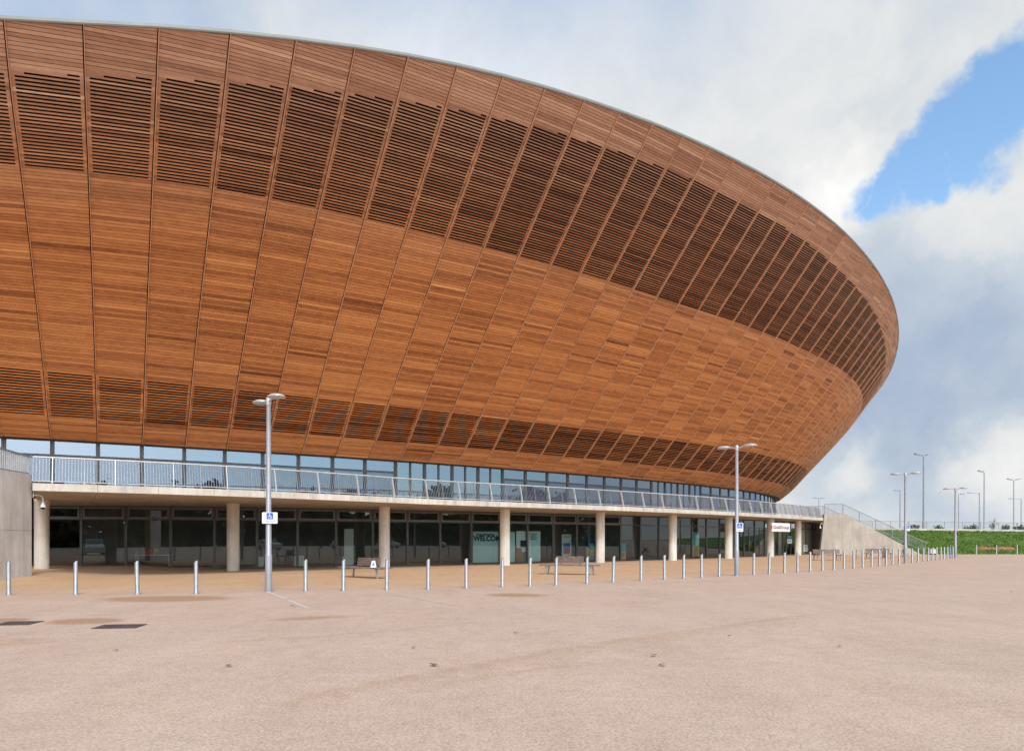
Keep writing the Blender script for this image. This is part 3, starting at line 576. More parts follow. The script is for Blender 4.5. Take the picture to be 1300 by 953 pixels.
# ground-floor windows, one bay each: frame, pane, transom pane
TOPZ, TRZ, BASEZ = 3.44, 2.72, .03
def window(a, b_, o, z0, z1, tr, mats, fw=.06, dep=.12, trim_mat=None, door=False, low=None):
    a, b_ = Vector((a[0], a[1], 0)), Vector((b_[0], b_[1], 0)); d = (b_ - a); w = d.length; d.normalize(); n = Vector((o[0], o[1], 0))
    up = Vector((0, 0, 1)); h = fw / 2
    def P(f, z, off=0.): return a + d * f + up * z + n * off
    root = MB()
    e = .004
    root.bar(P(h + e, z0), P(h + e, z1), dep, fw, 0, d); root.bar(P(w - h - e, z0), P(w - h - e, z1), dep, fw, 0, d)
    root.bar(P(fw + e, z0 + h), P(w - fw - e, z0 + h), fw, dep, 0, n); root.bar(P(fw + e, z1 - h), P(w - fw - e, z1 - h), fw, dep, 0, n)
    if tr: root.bar(P(fw + e, tr), P(w - fw - e, tr), fw * 1.1, dep + .01, 0, n)
    fr = vb(root, 'door' if door else 'window', [mats[0]])
    if tr and trim_mat:
        m2 = MB(); i0, i1, j0, j1 = fw + .02, w - fw - .02, tr + fw * .6, z1 - fw - .005; t = .10
        m2.bar(P(i0, (j0 + j1) / 2, .03), P(i0 + .001, (j0 + j1) / 2, .03), .01, .01)
        for (x0, y0, x1, y1) in ((i0, j0, i1, j0 + t), (i0, j1 - t, i1, j1), (i0, j0 + t, i0 + t, j1 - t), (i1 - t, j0 + t, i1, j1 - t)):
            q = [P(x0, y0, .05), P(x1, y0, .05), P(x1, y1, .05), P(x0, y1, .05)]; m2.extrude(q, -n * .06)
        fixn(m2.build('transom_frame', [trim_mat], fr))
    g = MB(); gm = [mats[1], low or mats[1]]
    segs = [(z0 + fw, (tr or z1) - fw * .55 if tr else z1 - fw)] + ([(tr + fw * .55, z1 - fw)] if tr else [])
    for q_, (y0, y1) in enumerate(segs): g.face([P(fw, y0), P(w - fw, y0), P(w - fw, y1), P(fw, y1)], 1 if q_ == 0 else 0)
    g.build('pane', gm, fr)
    return fr, P, w
def px_of(p): return CX_ + F_ * p[0] / p[1]
doorpx = [838, 958, 975, 992]
for i in range(len(gl) - 1):
    c = (gl[i] + gl[i + 1]) / 2; pxc = px_of(c); n_ = (go[i] + go[i + 1]) / 2; n_ /= np.linalg.norm(n_)
    isdoor = min(abs(pxc - q) for q in doorpx) < 9
    fr, P, w = window(gl[i], gl[i + 1], n_, BASEZ, TOPZ, TRZ, (M['frame'], M['glass'] if pxc < 1011 else M['spandrel']), .06, .12, M['frame_grey'] if pxc < 800 else None, isdoor)
    if isdoor:
        mb = MB(); mb.bar(P(w / 2, .05), P(w / 2, TRZ - .04), .08, .09, 0, Vector((P(1, 0) - P(0, 0)))); mb.build('door_stile', [M['frame_grey']], fr)
        for s in (-1, 1):
            hb = MB(); x = w / 2 + s * .14
            hb.tube([P(x, .85, .07), P(x, .85, .12), P(x, 1.45, .12), P(x, 1.45, .07)], .016, 8, 0); hb.build('handle', [M['steel']], fr)
# upper windows along the bottom edge of the bowl, one per rib bay
for i in range(-7 - K0, 46 - K0):
    a = E[i][:2] - Tn[i][:2] * .55; b_ = E[i + 1][:2] - Tn[i + 1][:2] * .55; n_ = (Tn[i] + Tn[i + 1])[:2]; n_ = n_ / np.linalg.norm(n_)
    k = i + K0
    narrow = k in (9, 10, 11, 12, 21, 22, 23, 24)
    fr, P, w = window(a, b_, n_, SL + .01, min(E[i][2], E[i + 1][2]) + .045, 5.75 if not narrow else None, (M['frame'], M['glass_top']), .09, .14, None, False, M['glass_low'] if not narrow else None)
    if narrow:
        mb = MB(); mb.bar(P(w / 2, SL + .1), P(w / 2, E[i][2] - .06), .1, .12, 0, Vector((P(1, 0) - P(0, 0)))); mb.build('mullion', [M['frame']], fr)
# interior: rooms behind both glazed floors
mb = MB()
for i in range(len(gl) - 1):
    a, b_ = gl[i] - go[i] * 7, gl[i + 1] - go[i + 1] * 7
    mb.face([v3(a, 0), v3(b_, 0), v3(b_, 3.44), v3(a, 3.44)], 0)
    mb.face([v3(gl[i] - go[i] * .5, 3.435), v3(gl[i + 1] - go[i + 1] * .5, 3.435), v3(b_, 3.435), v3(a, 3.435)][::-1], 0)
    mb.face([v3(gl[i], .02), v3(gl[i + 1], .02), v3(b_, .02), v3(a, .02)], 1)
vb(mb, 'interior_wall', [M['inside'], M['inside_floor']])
mb = MB()
for i in range(-8 - K0, 47 - K0):
    a, b_ = E[i][:2] - Tn[i][:2] * 5, E[i + 1][:2] - Tn[i + 1][:2] * 5
    mb.face([v3(a, SL), v3(b_, SL), v3(b_, 7), v3(a, 7)], 0)
    mb.face([v3(E[i], SL - .04), v3(E[i + 1], SL - .04), v3(b_, SL - .04), v3(a, SL - .04)], 1)
    mb.face([v3(E[i] - Tn[i] * .7, 6.58), v3(a, 6.58), v3(b_, 6.58), v3(E[i + 1] - Tn[i + 1] * .7, 6.58)], 0)
vb(mb, 'concourse_wall', [M['inside_blue'], M['inside_floor']])
mb = MB()
for i in range(NT):
    if -7 - K0 <= i < 46 - K0: continue
    j = (i + 1) % NT; a, b_ = E[i] - Tn[i] * .55, E[j] - Tn[j] * .55
    mb.face([v3(a, 0), v3(b_, 0), v3(b_, E[j][2] + .05), v3(a, E[i][2] + .05)], 0)
vb(mb, 'base_wall', [M['concrete_grey']])

# ------------------------------------------------------------------ balustrade on the slab edge
bal = thing('balustrade', 'long pale metal balustrade with thin bars running along the balcony edge', 'balustrade', (0, 0, 0))
be = spline(edge - eo * .12, .112); bo = outward(be)
LEAN, HB = .26, 1.08
mb = MB()
for i in range(len(be)):
    n = Vector((bo[i][0], bo[i][1], 0)); mb.bar(v3(be[i], SL + .10), v3(be[i], SL + HB - .03) - n * LEAN * (HB - .03) / HB, .016, .016, 0, (n.y, -n.x, 0))
mb.build('bar_infill', [M['galv_dark']], bal)
mb = MB(); mb.tube([v3(be[i], SL + HB) - Vector((bo[i][0], bo[i][1], 0)) * LEAN for i in range(0, len(be), 4)], .035, 8); mb.build('handrail', [M['galv']], bal)
mb = MB(); mb.tube([v3(be[i], SL + .09) - Vector((bo[i][0], bo[i][1], 0)) * .02 for i in range(0, len(be), 4)], .022, 6); mb.build('bottom_rail', [M['galv']], bal)
step = 20
for i in range(6, len(be), step):
    n = Vector((bo[i][0], bo[i][1], 0)); tt = Vector((-n.y, n.x, 0)); mb = MB()
    mb.bar(v3(be[i], SL - .0) + n * .05, v3(be[i], SL + HB) - n * (LEAN - .05), .035, .12, 0, n); mb.build('post', [M['galv']], bal)
    j = i + step // 2
    if j < len(be):
        n = Vector((bo[j][0], bo[j][1], 0)); mb = MB(); mb.bar(v3(be[j], SL) + n * .02, v3(be[j], SL + HB) - n * (LEAN - .02), .03, .05, 0, n); mb.build('intermediate_post', [M['galv_dark']], bal)
# ------------------------------------------------------------------ ground
bol_px = [(11, 755), (249, 753.5), (388, 750), (544, 748), (706, 742.5), (814, 736.8), (936, 730.5), (1029, 725.3), (1095, 720.2), (1150, 715), (1180, 711.6), (1212, 707.4)]
BX = np.array([q[0] for q in bol_px], float); BY = np.array([q[1] for q in bol_px], float)
def bol_pos(px): d = EYE * F_ / (np.interp(px, BX, BY) - YH_); return ray(px, d)
bline = np.array([bol_pos(x)[:2] for x in np.linspace(-300, 1214, 120)])
bline[:25] = np.array([bol_pos(11)[:2]]) + np.linspace(-14, 0, 25)[:, None] * np.array([1., .04]) if False else bline[:25]
def side(X, Y):          # signed distance beyond the bollard line, towards the building
    yl = np.interp(X, [-60] + list(np.array([bol_pos(x)[:2] for x in BX])[:, 0]) + [60], [21.0] + list(np.array([bol_pos(x)[:2] for x in BX])[:, 1]) + [95])
    return (Y - yl)
def axis(lo, hi, fine_lo, fine_hi, step, far):
    a = list(np.arange(fine_lo, fine_hi + 1e-6, step)); x = fine_hi; s = step
    while x < hi: s *= 1.35; x += s; a.append(min(x, hi))
    x = fine_lo; s = step; pre = []
    while x > lo: s *= 1.35; x -= s; pre.append(max(x, lo))
    return np.array(pre[::-1] + a)
gx = axis(-2500, 2500, -24, 30, .25, 0); gy = axis(-2500, 4000, 4, 30, .22, 0)
XX, YY = np.meshgrid(gx, gy)
def gpt(px, py): d = EYE * F_ / (py - YH_); return (px - CX_) * d / F_, d
def ell(px, py, hw, hd, rot=0.):
    x, y = gpt(px, py); c, s = math.cos(rot), math.sin(rot)
    u = ((XX - x) * c + (YY - y) * s) / hw; v = (-(XX - x) * s + (YY - y) * c) / hd
    return np.clip(1.25 - np.sqrt(u * u + v * v), 0, 1)
def strk(pp, hw0, hw1, skew=1.):
    P = np.array([gpt(*q) for q in pp]); best = np.zeros_like(XX)
    for k in range(len(P) - 1):
        a, b_ = P[k], P[k + 1]; ab = b_ - a; t = np.clip(((XX - a[0]) * ab[0] + (YY - a[1]) * ab[1]) / (ab @ ab), 0, 1)
        dx = XX - a[0] - ab[0] * t; dy = YY - a[1] - ab[1] * t; d = np.hypot(dx, dy); sd = np.sign(ab[0] * dy - ab[1] * dx)
        w = np.where(sd > 0, hw0, hw1); best = np.maximum(best, np.clip(1 - d / w, 0, 1))
    return best
stain = np.zeros_like(XX)
for e in (ell(212, 759.5, 2.0, 1.15), ell(108, 788, .85, .62), ell(2, 787, .6, .5), .55 * ell(395, 784, 1.3, .5, .5), ell(655, 755, 1.05, .8, -.35) * .9,
          .36 * strk([(400, 880), (560, 850), (640, 836), (720, 822), (790, 811), (880, 799), (1000, 782)], .25, 1.5), .38 * strk([(300, 812), (400, 807), (520, 797), (600, 789)], .12, .5),
          .35 * strk([(560, 866), (700, 846), (800, 838)], .3, .5), .7 * ell(1256, 823, .26, .05, -.1), .5 * ell(1253, 837, .14, .05), .35 * ell(20, 815, 1.1, 1.0), .3 * ell(300, 725, 1.6, .6), .35 * ell(95, 727, 1.5, 1.)):
    stain = np.maximum(stain, e)
tan = 1 / (1 + np.exp(-(side(XX, YY) - 1.5) * 1.25)); tan *= (YY < 84)
tan *= 1 / (1 + np.exp((XX - 47) * .8))
rise = .24 * np.clip((-XX - 15.2) / 4, 0, 1) ** 2 * np.clip((YY - 23) / 5, 0, 1); rise = np.where((YY > 60) | (XX < -60), 0, rise)
ZZ = rise
nx, ny = len(gx), len(gy)
me = bpy.data.meshes.new('ground')
vv = np.stack([XX.ravel(), YY.ravel(), ZZ.ravel()], 1)
ii = np.arange(nx * ny).reshape(ny, nx); quads = np.stack([ii[:-1, :-1].ravel(), ii[:-1, 1:].ravel(), ii[1:, 1:].ravel(), ii[1:, :-1].ravel()], 1)
me.from_pydata(vv.tolist(), [], quads.tolist())
for nm, arr in (('tan', tan), ('stain', stain)):
    a = me.attributes.new(nm, 'FLOAT', 'POINT'); a.data.foreach_set('value', arr.ravel().astype(np.float32))
ground = bpy.data.objects.new('ground', me); COL.objects.link(ground); ground['kind'] = 'structure'
m, nt, out = new_mat('resin_bound_gravel'); p = N(nt, 'ShaderNodeBsdfPrincipled'); co = coords(nt)
v1 = N(nt, 'ShaderNodeTexVoronoi'); v1.inputs['Scale'].default_value = 60.; L(nt, co, v1.inputs['Vector'])
fine = noise(nt, co, 34., 3, .7); broad = noise(nt, co, .35, 5, .6); mid_ = noise(nt, co, 2.6, 6, .7); rag = noise(nt, co, 4.2, 8, .72, (1., .8, 1.)); drag = noise(nt, co, .9, 5, .65, (1., .35, 1.))
pink = ramp(nt, fine, [(.25, GC[0]), (.5, GC[1]), (.75, GC[2])])
tanc = ramp(nt, fine, [(.25, GC[3]), (.5, GC[4]), (.75, GC[5])])
ta = N(nt, 'ShaderNodeAttribute', attribute_name='tan').outputs['Fac']; stn = N(nt, 'ShaderNodeAttribute', attribute_name='stain').outputs['Fac']
ta2 = mth(nt, 'ADD', ta, mth(nt, 'MULTIPLY', mth(nt, 'SUBTRACT', broad, .5), .5), True)
c = mixc(nt, ta2, pink, tanc)
c = mixc(nt, .5, c, ramp(nt, broad, [(.3, (.86, .85, .84)), (.7, (1.06, 1.06, 1.06))]), 'MULTIPLY')
c = mixc(nt, .45, c, ramp(nt, mid_, [(.3, (.80, .78, .76)), (.62, (1.05, 1.05, 1.05))]), 'MULTIPLY')
c = mixc(nt, .35, c, ramp(nt, drag, [(.35, (.85, .80, .74)), (.6, (1.03, 1.03, 1.03))]), 'MULTIPLY')
c = mixc(nt, .5, c, mixc(nt, 1., (1, 1, 1), ramp(nt, v1.outputs['Color'], [(.2, (.62, .6, .58)), (.6, (1.1, 1.1, 1.1))])), 'MULTIPLY')
sf = mth(nt, 'MULTIPLY', mth(nt, 'SUBTRACT', mth(nt, 'ADD', stn, mth(nt, 'MULTIPLY', rag, .95)), .62), 2.4, True)
sf = mth(nt, 'MULTIPLY', sf, mth(nt, 'GREATER_THAN', stn, .002))
sf = mth(nt, 'MULTIPLY', sf, mth(nt, 'MULTIPLY', stn, 2.2, True))
c = mixc(nt, mth(nt, 'MULTIPLY', sf, .8), c, GC[6])
L(nt, c, p.inputs['Base Color']); p.inputs['Roughness'].default_value = .9; p.inputs['Specular IOR Level'].default_value = .25
L(nt, bump(nt, v1.outputs['Distance'], .35, .006), p.inputs['Normal']); L(nt, p.outputs[0], out.inputs[0])
me.materials.append(m)
def gz(x, y): return float(.24 * np.clip((-x - 15.2) / 4, 0, 1) ** 2 * np.clip((y - 23) / 5, 0, 1)) if y < 60 and x > -60 else 0.
# faded painted lines
M['paint'] = plain('worn_white_paint', (.56, .52, .49), .8, 0, .12, 12.)
def line(a, b_, w):
    a, b_ = Vector(gpt(*a) + (.006,)), Vector(gpt(*b_) + (.006,)); d = (b_ - a).normalized(); s = Vector((-d.y, d.x, 0)) * w / 2
    mb = MB(); n = 14
    for i in range(n):
        if i % 7 == 6: continue
        p0, p1 = a.lerp(b_, i / n), a.lerp(b_, (i + 1) / n); j0, j1 = [1 + .15 * (random.random() - .5) for _ in range(2)]
        mb.face([p0 - s * j0, p1 - s * j1, p1 + s * j1, p0 + s * j0], 0)
    mb.build('painted_line', M['paint'])['kind'] = 'structure'
line((343, 752), (396, 774), .10); line((493, 753), (582, 769), .07)

# drain covers
def cover(px, py, w, d_, label):
    x, y = gpt(px, py); t = thing('drain_cover', label, 'drain cover', (x, y, gz(x, y)), .12, 'drain covers in the paving')
    mb = MB(); mb.box((-w/2, -d_/2, .0), (w/2, d_/2, .012)); fr = mb.build('rim', M['iron'], t)
    mb = MB()
    for i in range(4):
        for j in range(3):
            sx, sy = (w - .1) / 4, (d_ - .1) / 3; x0, y0 = -w/2 + .05 + i * sx, -d_/2 + .05 + j * sy; mb.box((x0 + .012, y0 + .012, .012), (x0 + sx - .012, y0 + sy - .012, .016))
    mb.build('lid', M['iron'], t)
cover(23, 791, .66, .62, 'small dark iron drain cover nearest the left edge of the paving')
cover(152, 795, .78, .6, 'wider reddish iron drain cover lying right of the other one')
# fallen leaves
for k, (px, py, s) in enumerate([(147, 827, .09), (290, 846, .11), (551, 845, .15), (525, 823, .09), (655, 804, .10), (830, 833, .12), (841, 845, .13), (926, 808, .08), (1284, 751, .12), (372, 769, .16), (1066, 821, .10)]):
    s *= .5; x, y = gpt(px, py); mb = MB(); a = random.random() * 6
    ring_ = [Vector((math.cos(a + t) * s * (.5 + .5 * abs(math.cos(t))), math.sin(a + t) * s * .7, .012 + .02 * random.random())) for t in np.linspace(0, 2 * PI, 9)[:-1]]
    c_ = Vector((0, 0, .03))
    for i in range(8): mb.face([ring_[i], ring_[(i + 1) % 8], c_], 0)
    o = mb.build('fallen_leaf', M['deadleaf'], None, False, (x, y, .004))
    tag(o, 'small brown leaf curled up on the pink gravel paving', 'leaf', 'fallen leaves on the paving')

# ------------------------------------------------------------------ side walls
def wall_lines(o): return o
rw = thing('ramp_wall', 'tall grey concrete ramp wall at the left end of the balcony', 'wall', (-18.6, 25, 0))
RO = Vector((-18.6, 25, 0))
def local(mb, name, mats, parent, O):
    o = mb.build(name, mats, parent); o.matrix_parent_inverse = Matrix.Translation(-O); return o
wa, wb = ray(40.5, 28.75), ray(0, 26.7); wd = (wb - wa).normalized(); wn = Vector((-wd.y, wd.x, 0)); wn = wn if wn.x < 0 else -wn
far_ = wa + wd * 16
mb = MB(); z1, z2 = 4.26, 4.26
o0 = [wa, far_, far_ + wn * .32, wa + wn * .32]
n = 6
for k in range(n):                                                  # cast panels with thin joints
    p0, p1 = wa.lerp(far_, k / n), wa.lerp(far_, (k + 1) / n); e = wd * .008
    for zz0, zz1 in ((-.1, 1.98), (2.0, 4.25)):
        q = [p0 + e, p1 - e, p1 - e + wn * .32, p0 + e + wn * .32]
        mb.extrude([v + Vector((0, 0, zz0)) for v in q], (0, 0, zz1 - zz0))
fixn(local(mb, 'concrete_panels', M['concrete_grey'], rw, RO))
mb = MB(); q = [wa + wn * .02 + wd * .02, far_ + wn * .02, far_ + wn * .3, wa + wn * .3 + wd * .02]; mb.extrude([v for v in q], (0, 0, 4.24)); fixn(local(mb, 'core', M['concrete_grey'], rw, RO))
rb = thing('ramp_balustrade', 'short sloping grey balustrade standing on top of the left ramp wall', 'balustrade', tuple(RO + Vector((0, 0, 4.25))))
RB_ = RO + Vector((0, 0, 4.25)); mb = MB()
def wt(t): return wa + wd * t + wn * .1
n = int(16 / .125)
for k in range(n): mb.bar(wt(.1 + k * .125) + Vector((0, 0, 4.30)), wt(.1 + k * .125) + Vector((0, 0, 4.93 + .055 * k * .125)), .03, .045)
local(mb, 'bar_infill', M['galv'], rb, RB_)
mb = MB(); mb.bar(wt(-.12) + Vector((0, 0, 4.96)), wt(16) + Vector((0, 0, 4.96 + .055 * 16)), .07, .05); local(mb, 'handrail', M['galv_dark'], rb, RB_)
mb = MB(); mb.bar(wt(0) + Vector((0, 0, 4.285)), wt(16) + Vector((0, 0, 4.285)), .06, .05); local(mb, 'bottom_rail', M['galv_dark'], rb, RB_)
for k in range(6):
    mb = MB(); t = .05 + k * 2.2; mb.bar(wt(t) + Vector((0, 0, 4.26)), wt(t) + Vector((0, 0, 4.95 + .055 * t)), .05, .08); local(mb, 'post', M['galv'], rb, RB_)

# stair at the right end
SO = Vector((40, 76, 0))
st = thing('concrete_stair', 'pale concrete outdoor stair with a sloping side wall at the far right end', 'staircase', tuple(SO))
D = 75.6
def sp(px, py, d=D): q = ray(px, d); q.z = zat(py, d); return q
A0, A1, A2, A3 = sp(1041, 704), sp(1046.8, 652.3), sp(1071, 653), sp(1172.5, 702.6)
for q in (A0, A3): q.z = -.1
A2.z = A1.z; slope = (A3 - A2)
pts_ = [A0, A3, A2, A1]
mb = MB(); mb.extrude(pts_, (0, .35, 0)); fixn(local(mb, 'side_wall', M['concrete_stair'], st, SO))
mb = MB(); off = Vector((0, 4.6, 0)); mb.extrude([q + off for q in pts_], (0, .35, 0)); fixn(local(mb, 'side_wall', M['concrete_stair'], st, SO))
mb = MB(); ns = 26
run, rise_ = (A3.x - A2.x) / ns, A2.z / ns
for k in range(ns):
    x0 = A2.x + run * k; mb.box((x0, D + .352, 0), (x0 + run - .001, D + 4.598, max(.05, A2.z - .3 - rise_ * (k + 1) + .2)))
mb.box((A1.x, D + .352, 3.4), (A2.x - .002, D + 4.598, A2.z - .15)); local(mb, 'steps', M['concrete_grey'], st, SO)
def stair_rail(dy, lab):
    O = Vector((40, D + dy, 3)); t = thing('stair_balustrade', lab, 'balustrade', tuple(O), 0, 'balustrades of the stair')
    base = [A1 + Vector((.1, dy, 0)), A2 + Vector((0, dy, 0)), A3 + Vector((.25, dy, .35))]
    tops = [q + Vector((0, 0, 1.06)) for q in base]
    m1 = MB(); m1.tube(tops + [tops[-1] + Vector((.3, 0, -.05))], .035, 8); local(m1, 'handrail', M['galv_dark'], t, O)
    m1 = MB(); m1.tube([q + Vector((0, 0, .06)) for q in base], .025, 6); local(m1, 'bottom_rail', M['galv_dark'], t, O)
    m1 = MB()
    for (a, b_, c_, d_) in ((base[0], base[1], tops[0], tops[1]), (base[1], base[2], tops[1], tops[2])):
        n_ = int((b_ - a).length / .12)
        for k in range(n_ + 1): m1.bar(a.lerp(b_, k / n_), c_.lerp(d_, k / n_) - Vector((0, 0, .02)), .016, .016)
    local(m1, 'bar_infill', M['galv_dark'], t, O)
    for f in np.linspace(0, 1, 6):
        m1 = MB(); a, c_ = (base[1].lerp(base[2], f), tops[1].lerp(tops[2], f)); m1.bar(a - Vector((0, 0, .1)), c_, .07, .05); local(m1, 'post', M['galv_dark'], t, O)
    m1 = MB(); m1.bar(base[0] - Vector((0, 0, .05)), tops[0], .07, .05); local(m1, 'post', M['galv_dark'], t, O)
stair_rail(.15, 'grey stair balustrade along the near sloping concrete side wall')
stair_rail(4.75, 'grey stair balustrade on the far side of the stair')

# ------------------------------------------------------------------ bollards
def make_bollard():
    t = thing('bollard', '', 'bollard', (0, 0, 0), 0, 'steel bollards along the forecourt')
    mb = MB(); mb.lathe([(.066, .0), (.066, .05), (.061, .06), (.058, .97), (.054, .985), (.0, .995)], 14, 0)
    mb.v = [(x, y, z + (.035 * (x / .06) if z > .95 else 0)) for x, y, z in mb.v]
    mb.build('post', M['steel'], t)
    mb = MB(); mb.lathe([(.098, -.01), (.098, .012), (.09, .018), (.068, .018)], 14, 0); mb.build('base_plate', M['galv_dark'], t)
    return t
xs = [11, 96, 174.5, 249, 388, 436, 491, 543.6, 592.2, 637.8, 673, 706, 745.2, 778.6, 814, 843.7, 868, 890.8, 913, 957, 976.5, 996, 1012.5, 1028.8, 1044.4, 1058.7, 1071.5, 1084, 1095.6, 1106.8, 1116.5, 1125, 1133.4, 1141.5, 1158, 1165.5, 1172.5, 1178.5, 1184, 1189, 1194.4, 1198.8, 1203, 1206.5, 1209.8]
sections = [(340, 'steel bollard from the left, before the lamp post with the large wheelchair sign'), (935, 'steel bollard counted rightwards from the tall lamp post with the large wheelchair sign'), (1149, 'steel bollard counted rightwards from the lamp post before the entrance sign'), (1300, 'steel bollard counted rightwards from the lamp post beside the stair foot')]
proto = make_bollard(); cnt = 0; sec_i = 0
for k, x in enumerate(xs):
    while x > sections[sec_i][0]: sec_i += 1; cnt = 0
    q = bol_pos(x); o = proto if k == 0 else copy_tree(proto)
    o.location = (q.x, q.y, gz(q.x, q.y)); o.rotation_euler = (random.gauss(0, .008), random.gauss(0, .008), random.random() * 6.28 if k > 20 else .6 + random.gauss(0, .15))
    o['label'] = ORD[cnt] + ' ' + sections[sec_i][1]; cnt += 1
for k, x in enumerate([1239.6, 1265, 1291.2]):
    q = ray(x, 76.5); o = copy_tree(proto); o.location = q; o['label'] = ['left', 'middle', 'right'][k] + ' one of three lone steel bollards before the grass bank'

# ------------------------------------------------------------------ lamp posts on the forecourt
def make_lamp(px, d, h, lab):
    q = ray(px, d); i = int(np.argmin(np.abs(np.array([px_of(e) for e in edge]) - px))); n = eo[i]
    t = thing('street_lamp', lab, 'street lamp', (q.x, q.y, 0), math.atan2(n[1], n[0]), 'twin headed lamp posts on the forecourt')
    mb = MB(); mb.lathe([(.105, -.02), (.105, 1.15), (.098, 1.17), (.09, 1.18), (.068, h - .1), (.068, h)], 16, 0); mb.build('pole', M['lamp_grey'], t)
    mb = MB(); mb.lathe([(.15, -.01), (.15, .012), (.14, .02), (.106, .022)], 16, 0); mb.build('base_plate', M['galv_dark'], t)
    mb = MB(); mb.lathe([(.078, h - .22), (.08, h - .2), (.08, h - .02), (.06, h + .03), (0., h + .035)], 16, 0); mb.build('pole_cap', M['lamp_head'], t)
    mb = MB(); mb.box((-.10, .055 + .0, 1.42), (-.02, .10, 1.52)); mb.v = [(a, b_, c) for a, b_, c in mb.v]; mb.build('cable_door', M['white'], t)
    for s in (-1, 1):
        mb = MB(); mb.tube([(s * .05, 0, h - .1), (s * .2, 0, h - .07), (s * .42, 0, h - .03)], [.035, .03, .025], 8); mb.build('arm', M['lamp_head'], t)
        mb = MB(); prof_ = [(.0, .085), (.09, .08), (.19, .055), (.26, .015), (.285, -.02), (.27, -.035), (.25, -.04)]
        mb.lathe(prof_[::-1], 20, 0, (s * .62, 0, h - .035), None, 1.15, .95); hd = mb.build('lamp_head', M['lamp_head'], t)
        mb = MB(); mb.lathe([(.0, -.075), (.14, -.068), (.22, -.05), (.245, -.038)], 20, 0, (s * .62, 0, h - .035), None, 1.15, .95); mb.build('lens', M['lens'], hd)
    return t
make_lamp(341, 22.35, 6.05, 'tall grey twin headed lamp post carrying the large wheelchair sign, nearest the camera')
make_lamp(935.4, 32.2, 5.85, 'grey twin headed lamp post standing before the lit entrance sign')
make_lamp(1149.5, 48.7, 6.15, 'grey twin headed lamp post standing before the foot of the concrete stair')
make_lamp(1213, 61.5, 6.05, 'grey twin headed lamp post at the far right end of the bollard row')

# ------------------------------------------------------------------ signs on the lamps
def rot_face(n):                                                     # orientation that turns local +Z towards n, local Y up
    z = Vector((n[0], n[1], 0)).normalized(); y = Vector((0, 0, 1)); x = y.cross(z)
    return Matrix((x, y, z)).transposed().to_euler()
def wheelchair(size, parent, mat, z=.004):
    mb = MB(); s = size
    def disc(cx, cy, r): mb.face([(cx + r * math.cos(t), cy + r * math.sin(t), z) for t in np.linspace(0, 2 * PI, 17)[:-1]], 0)
    def seg(a, b_, w):
        a, b_ = Vector(a + (z,)), Vector(b_ + (z,)); d = (b_ - a).normalized(); n_ = Vector((-d.y, d.x, 0)) * w / 2; mb.face([a - n_, b_ - n_, b_ + n_, a + n_], 0)
    disc(-.05 * s, .34 * s, .075 * s); seg((-.05 * s, .26 * s), (-.05 * s, -.02 * s), .10 * s); seg((-.10 * s, -.02 * s), (.16 * s, -.02 * s), .085 * s); seg((.15 * s, .02 * s), (.27 * s, -.30 * s), .085 * s); seg((-.02 * s, .13 * s), (.14 * s, .13 * s), .06 * s); seg((.25 * s, -.3 * s), (.36 * s, -.26 * s), .06 * s)
    c, r0, r1 = (-.04 * s, -.13 * s), .20 * s, .26 * s
    tt = np.linspace(2.2, 5.9, 18)
    for i in range(17):
        mb.face([(c[0] + r * math.cos(t), c[1] + r * math.sin(t), z + .0005) for r, t in ((r0, tt[i]), (r1, tt[i]), (r1, tt[i + 1]), (r0, tt[i + 1]))], 0)
    return fixn(mb.build('wheelchair_symbol', mat, parent))
def rrect(mb, w, h, z0, z1, r=.02, mi=0):
    o = []
    for cx, cy, a in ((w/2 - r, h/2 - r, 0), (-w/2 + r, h/2 - r, PI/2), (-w/2 + r, -h/2 + r, PI), (w/2 - r, -h/2 + r, 1.5 * PI)):
        for t in np.linspace(a, a + PI/2, 5): o.append(Vector((cx + r * math.cos(t), cy + r * math.sin(t), z0)))
    mb.extrude(o, (0, 0, z1 - z0), mi)
def disabled_sign(px, py, d, w, h, toward, lab, texts=True, push=.10):
    q = ray(px, d); z = zat(py, d); nrm = Vector(toward).normalized(); q = q + nrm * push
    t = thing('parking_sign', lab, 'sign', (q.x, q.y, z)); t.rotation_euler = rot_face(nrm); t['group'] = 'wheelchair parking signs on lamp posts'
    mb = MB(); rrect(mb, w, h, -.006, .006); fixn(mb.build('plate', M['white'], t))
    s = h * .56; mb = MB(); o = [Vector((-s/2, -s/2, .006)), Vector((s/2, -s/2, .006)), Vector((s/2, s/2, .006)), Vector((-s/2, s/2, .006))]; mb.extrude([v + Vector((0, h * .16, 0)) for v in o], (0, 0, .003)); b_ = fixn(mb.build('blue_panel', M['blue'], t))
    sym = wheelchair(s, b_, M['white'], .0115); sym.location = (0, h * .16, 0)
    if texts:
        text('lettering', 'Disabled parking', h * .13, M['navy'], t, (0, -h * .27, .007), (0, 0, 0), .001)
        text('lettering', 'badge holders only', h * .10, M['navy'], t, (0, -h * .40, .007), (0, 0, 0), .001)
    else: text('lettering', 'Disabled', h * .15, M['navy'], t, (0, -h * .33, .007), (0, 0, 0), .001)
    for s_ in (-.25, .25):
        mb = MB(); mb.box((-.085, s_ * h - .012, -push * 1.0), (.085, s_ * h + .012, -.0062)); mb.build('bracket', M['galv_dark'], t)
disabled_sign(342.8, 657.2, 22.35, .46, .35, (.25, -1, 0), 'large white and blue wheelchair parking sign on the nearest lamp post')
disabled_sign(938.5, 669, 32.2, .30, .40, (-.1, -1, 0), 'white and blue wheelchair sign on the lamp post before the entrance', False)
disabled_sign(1151.8, 670, 48.7, .30, .40, (-.3, -1, 0), 'white and blue wheelchair sign on the lamp post by the stair foot', False)

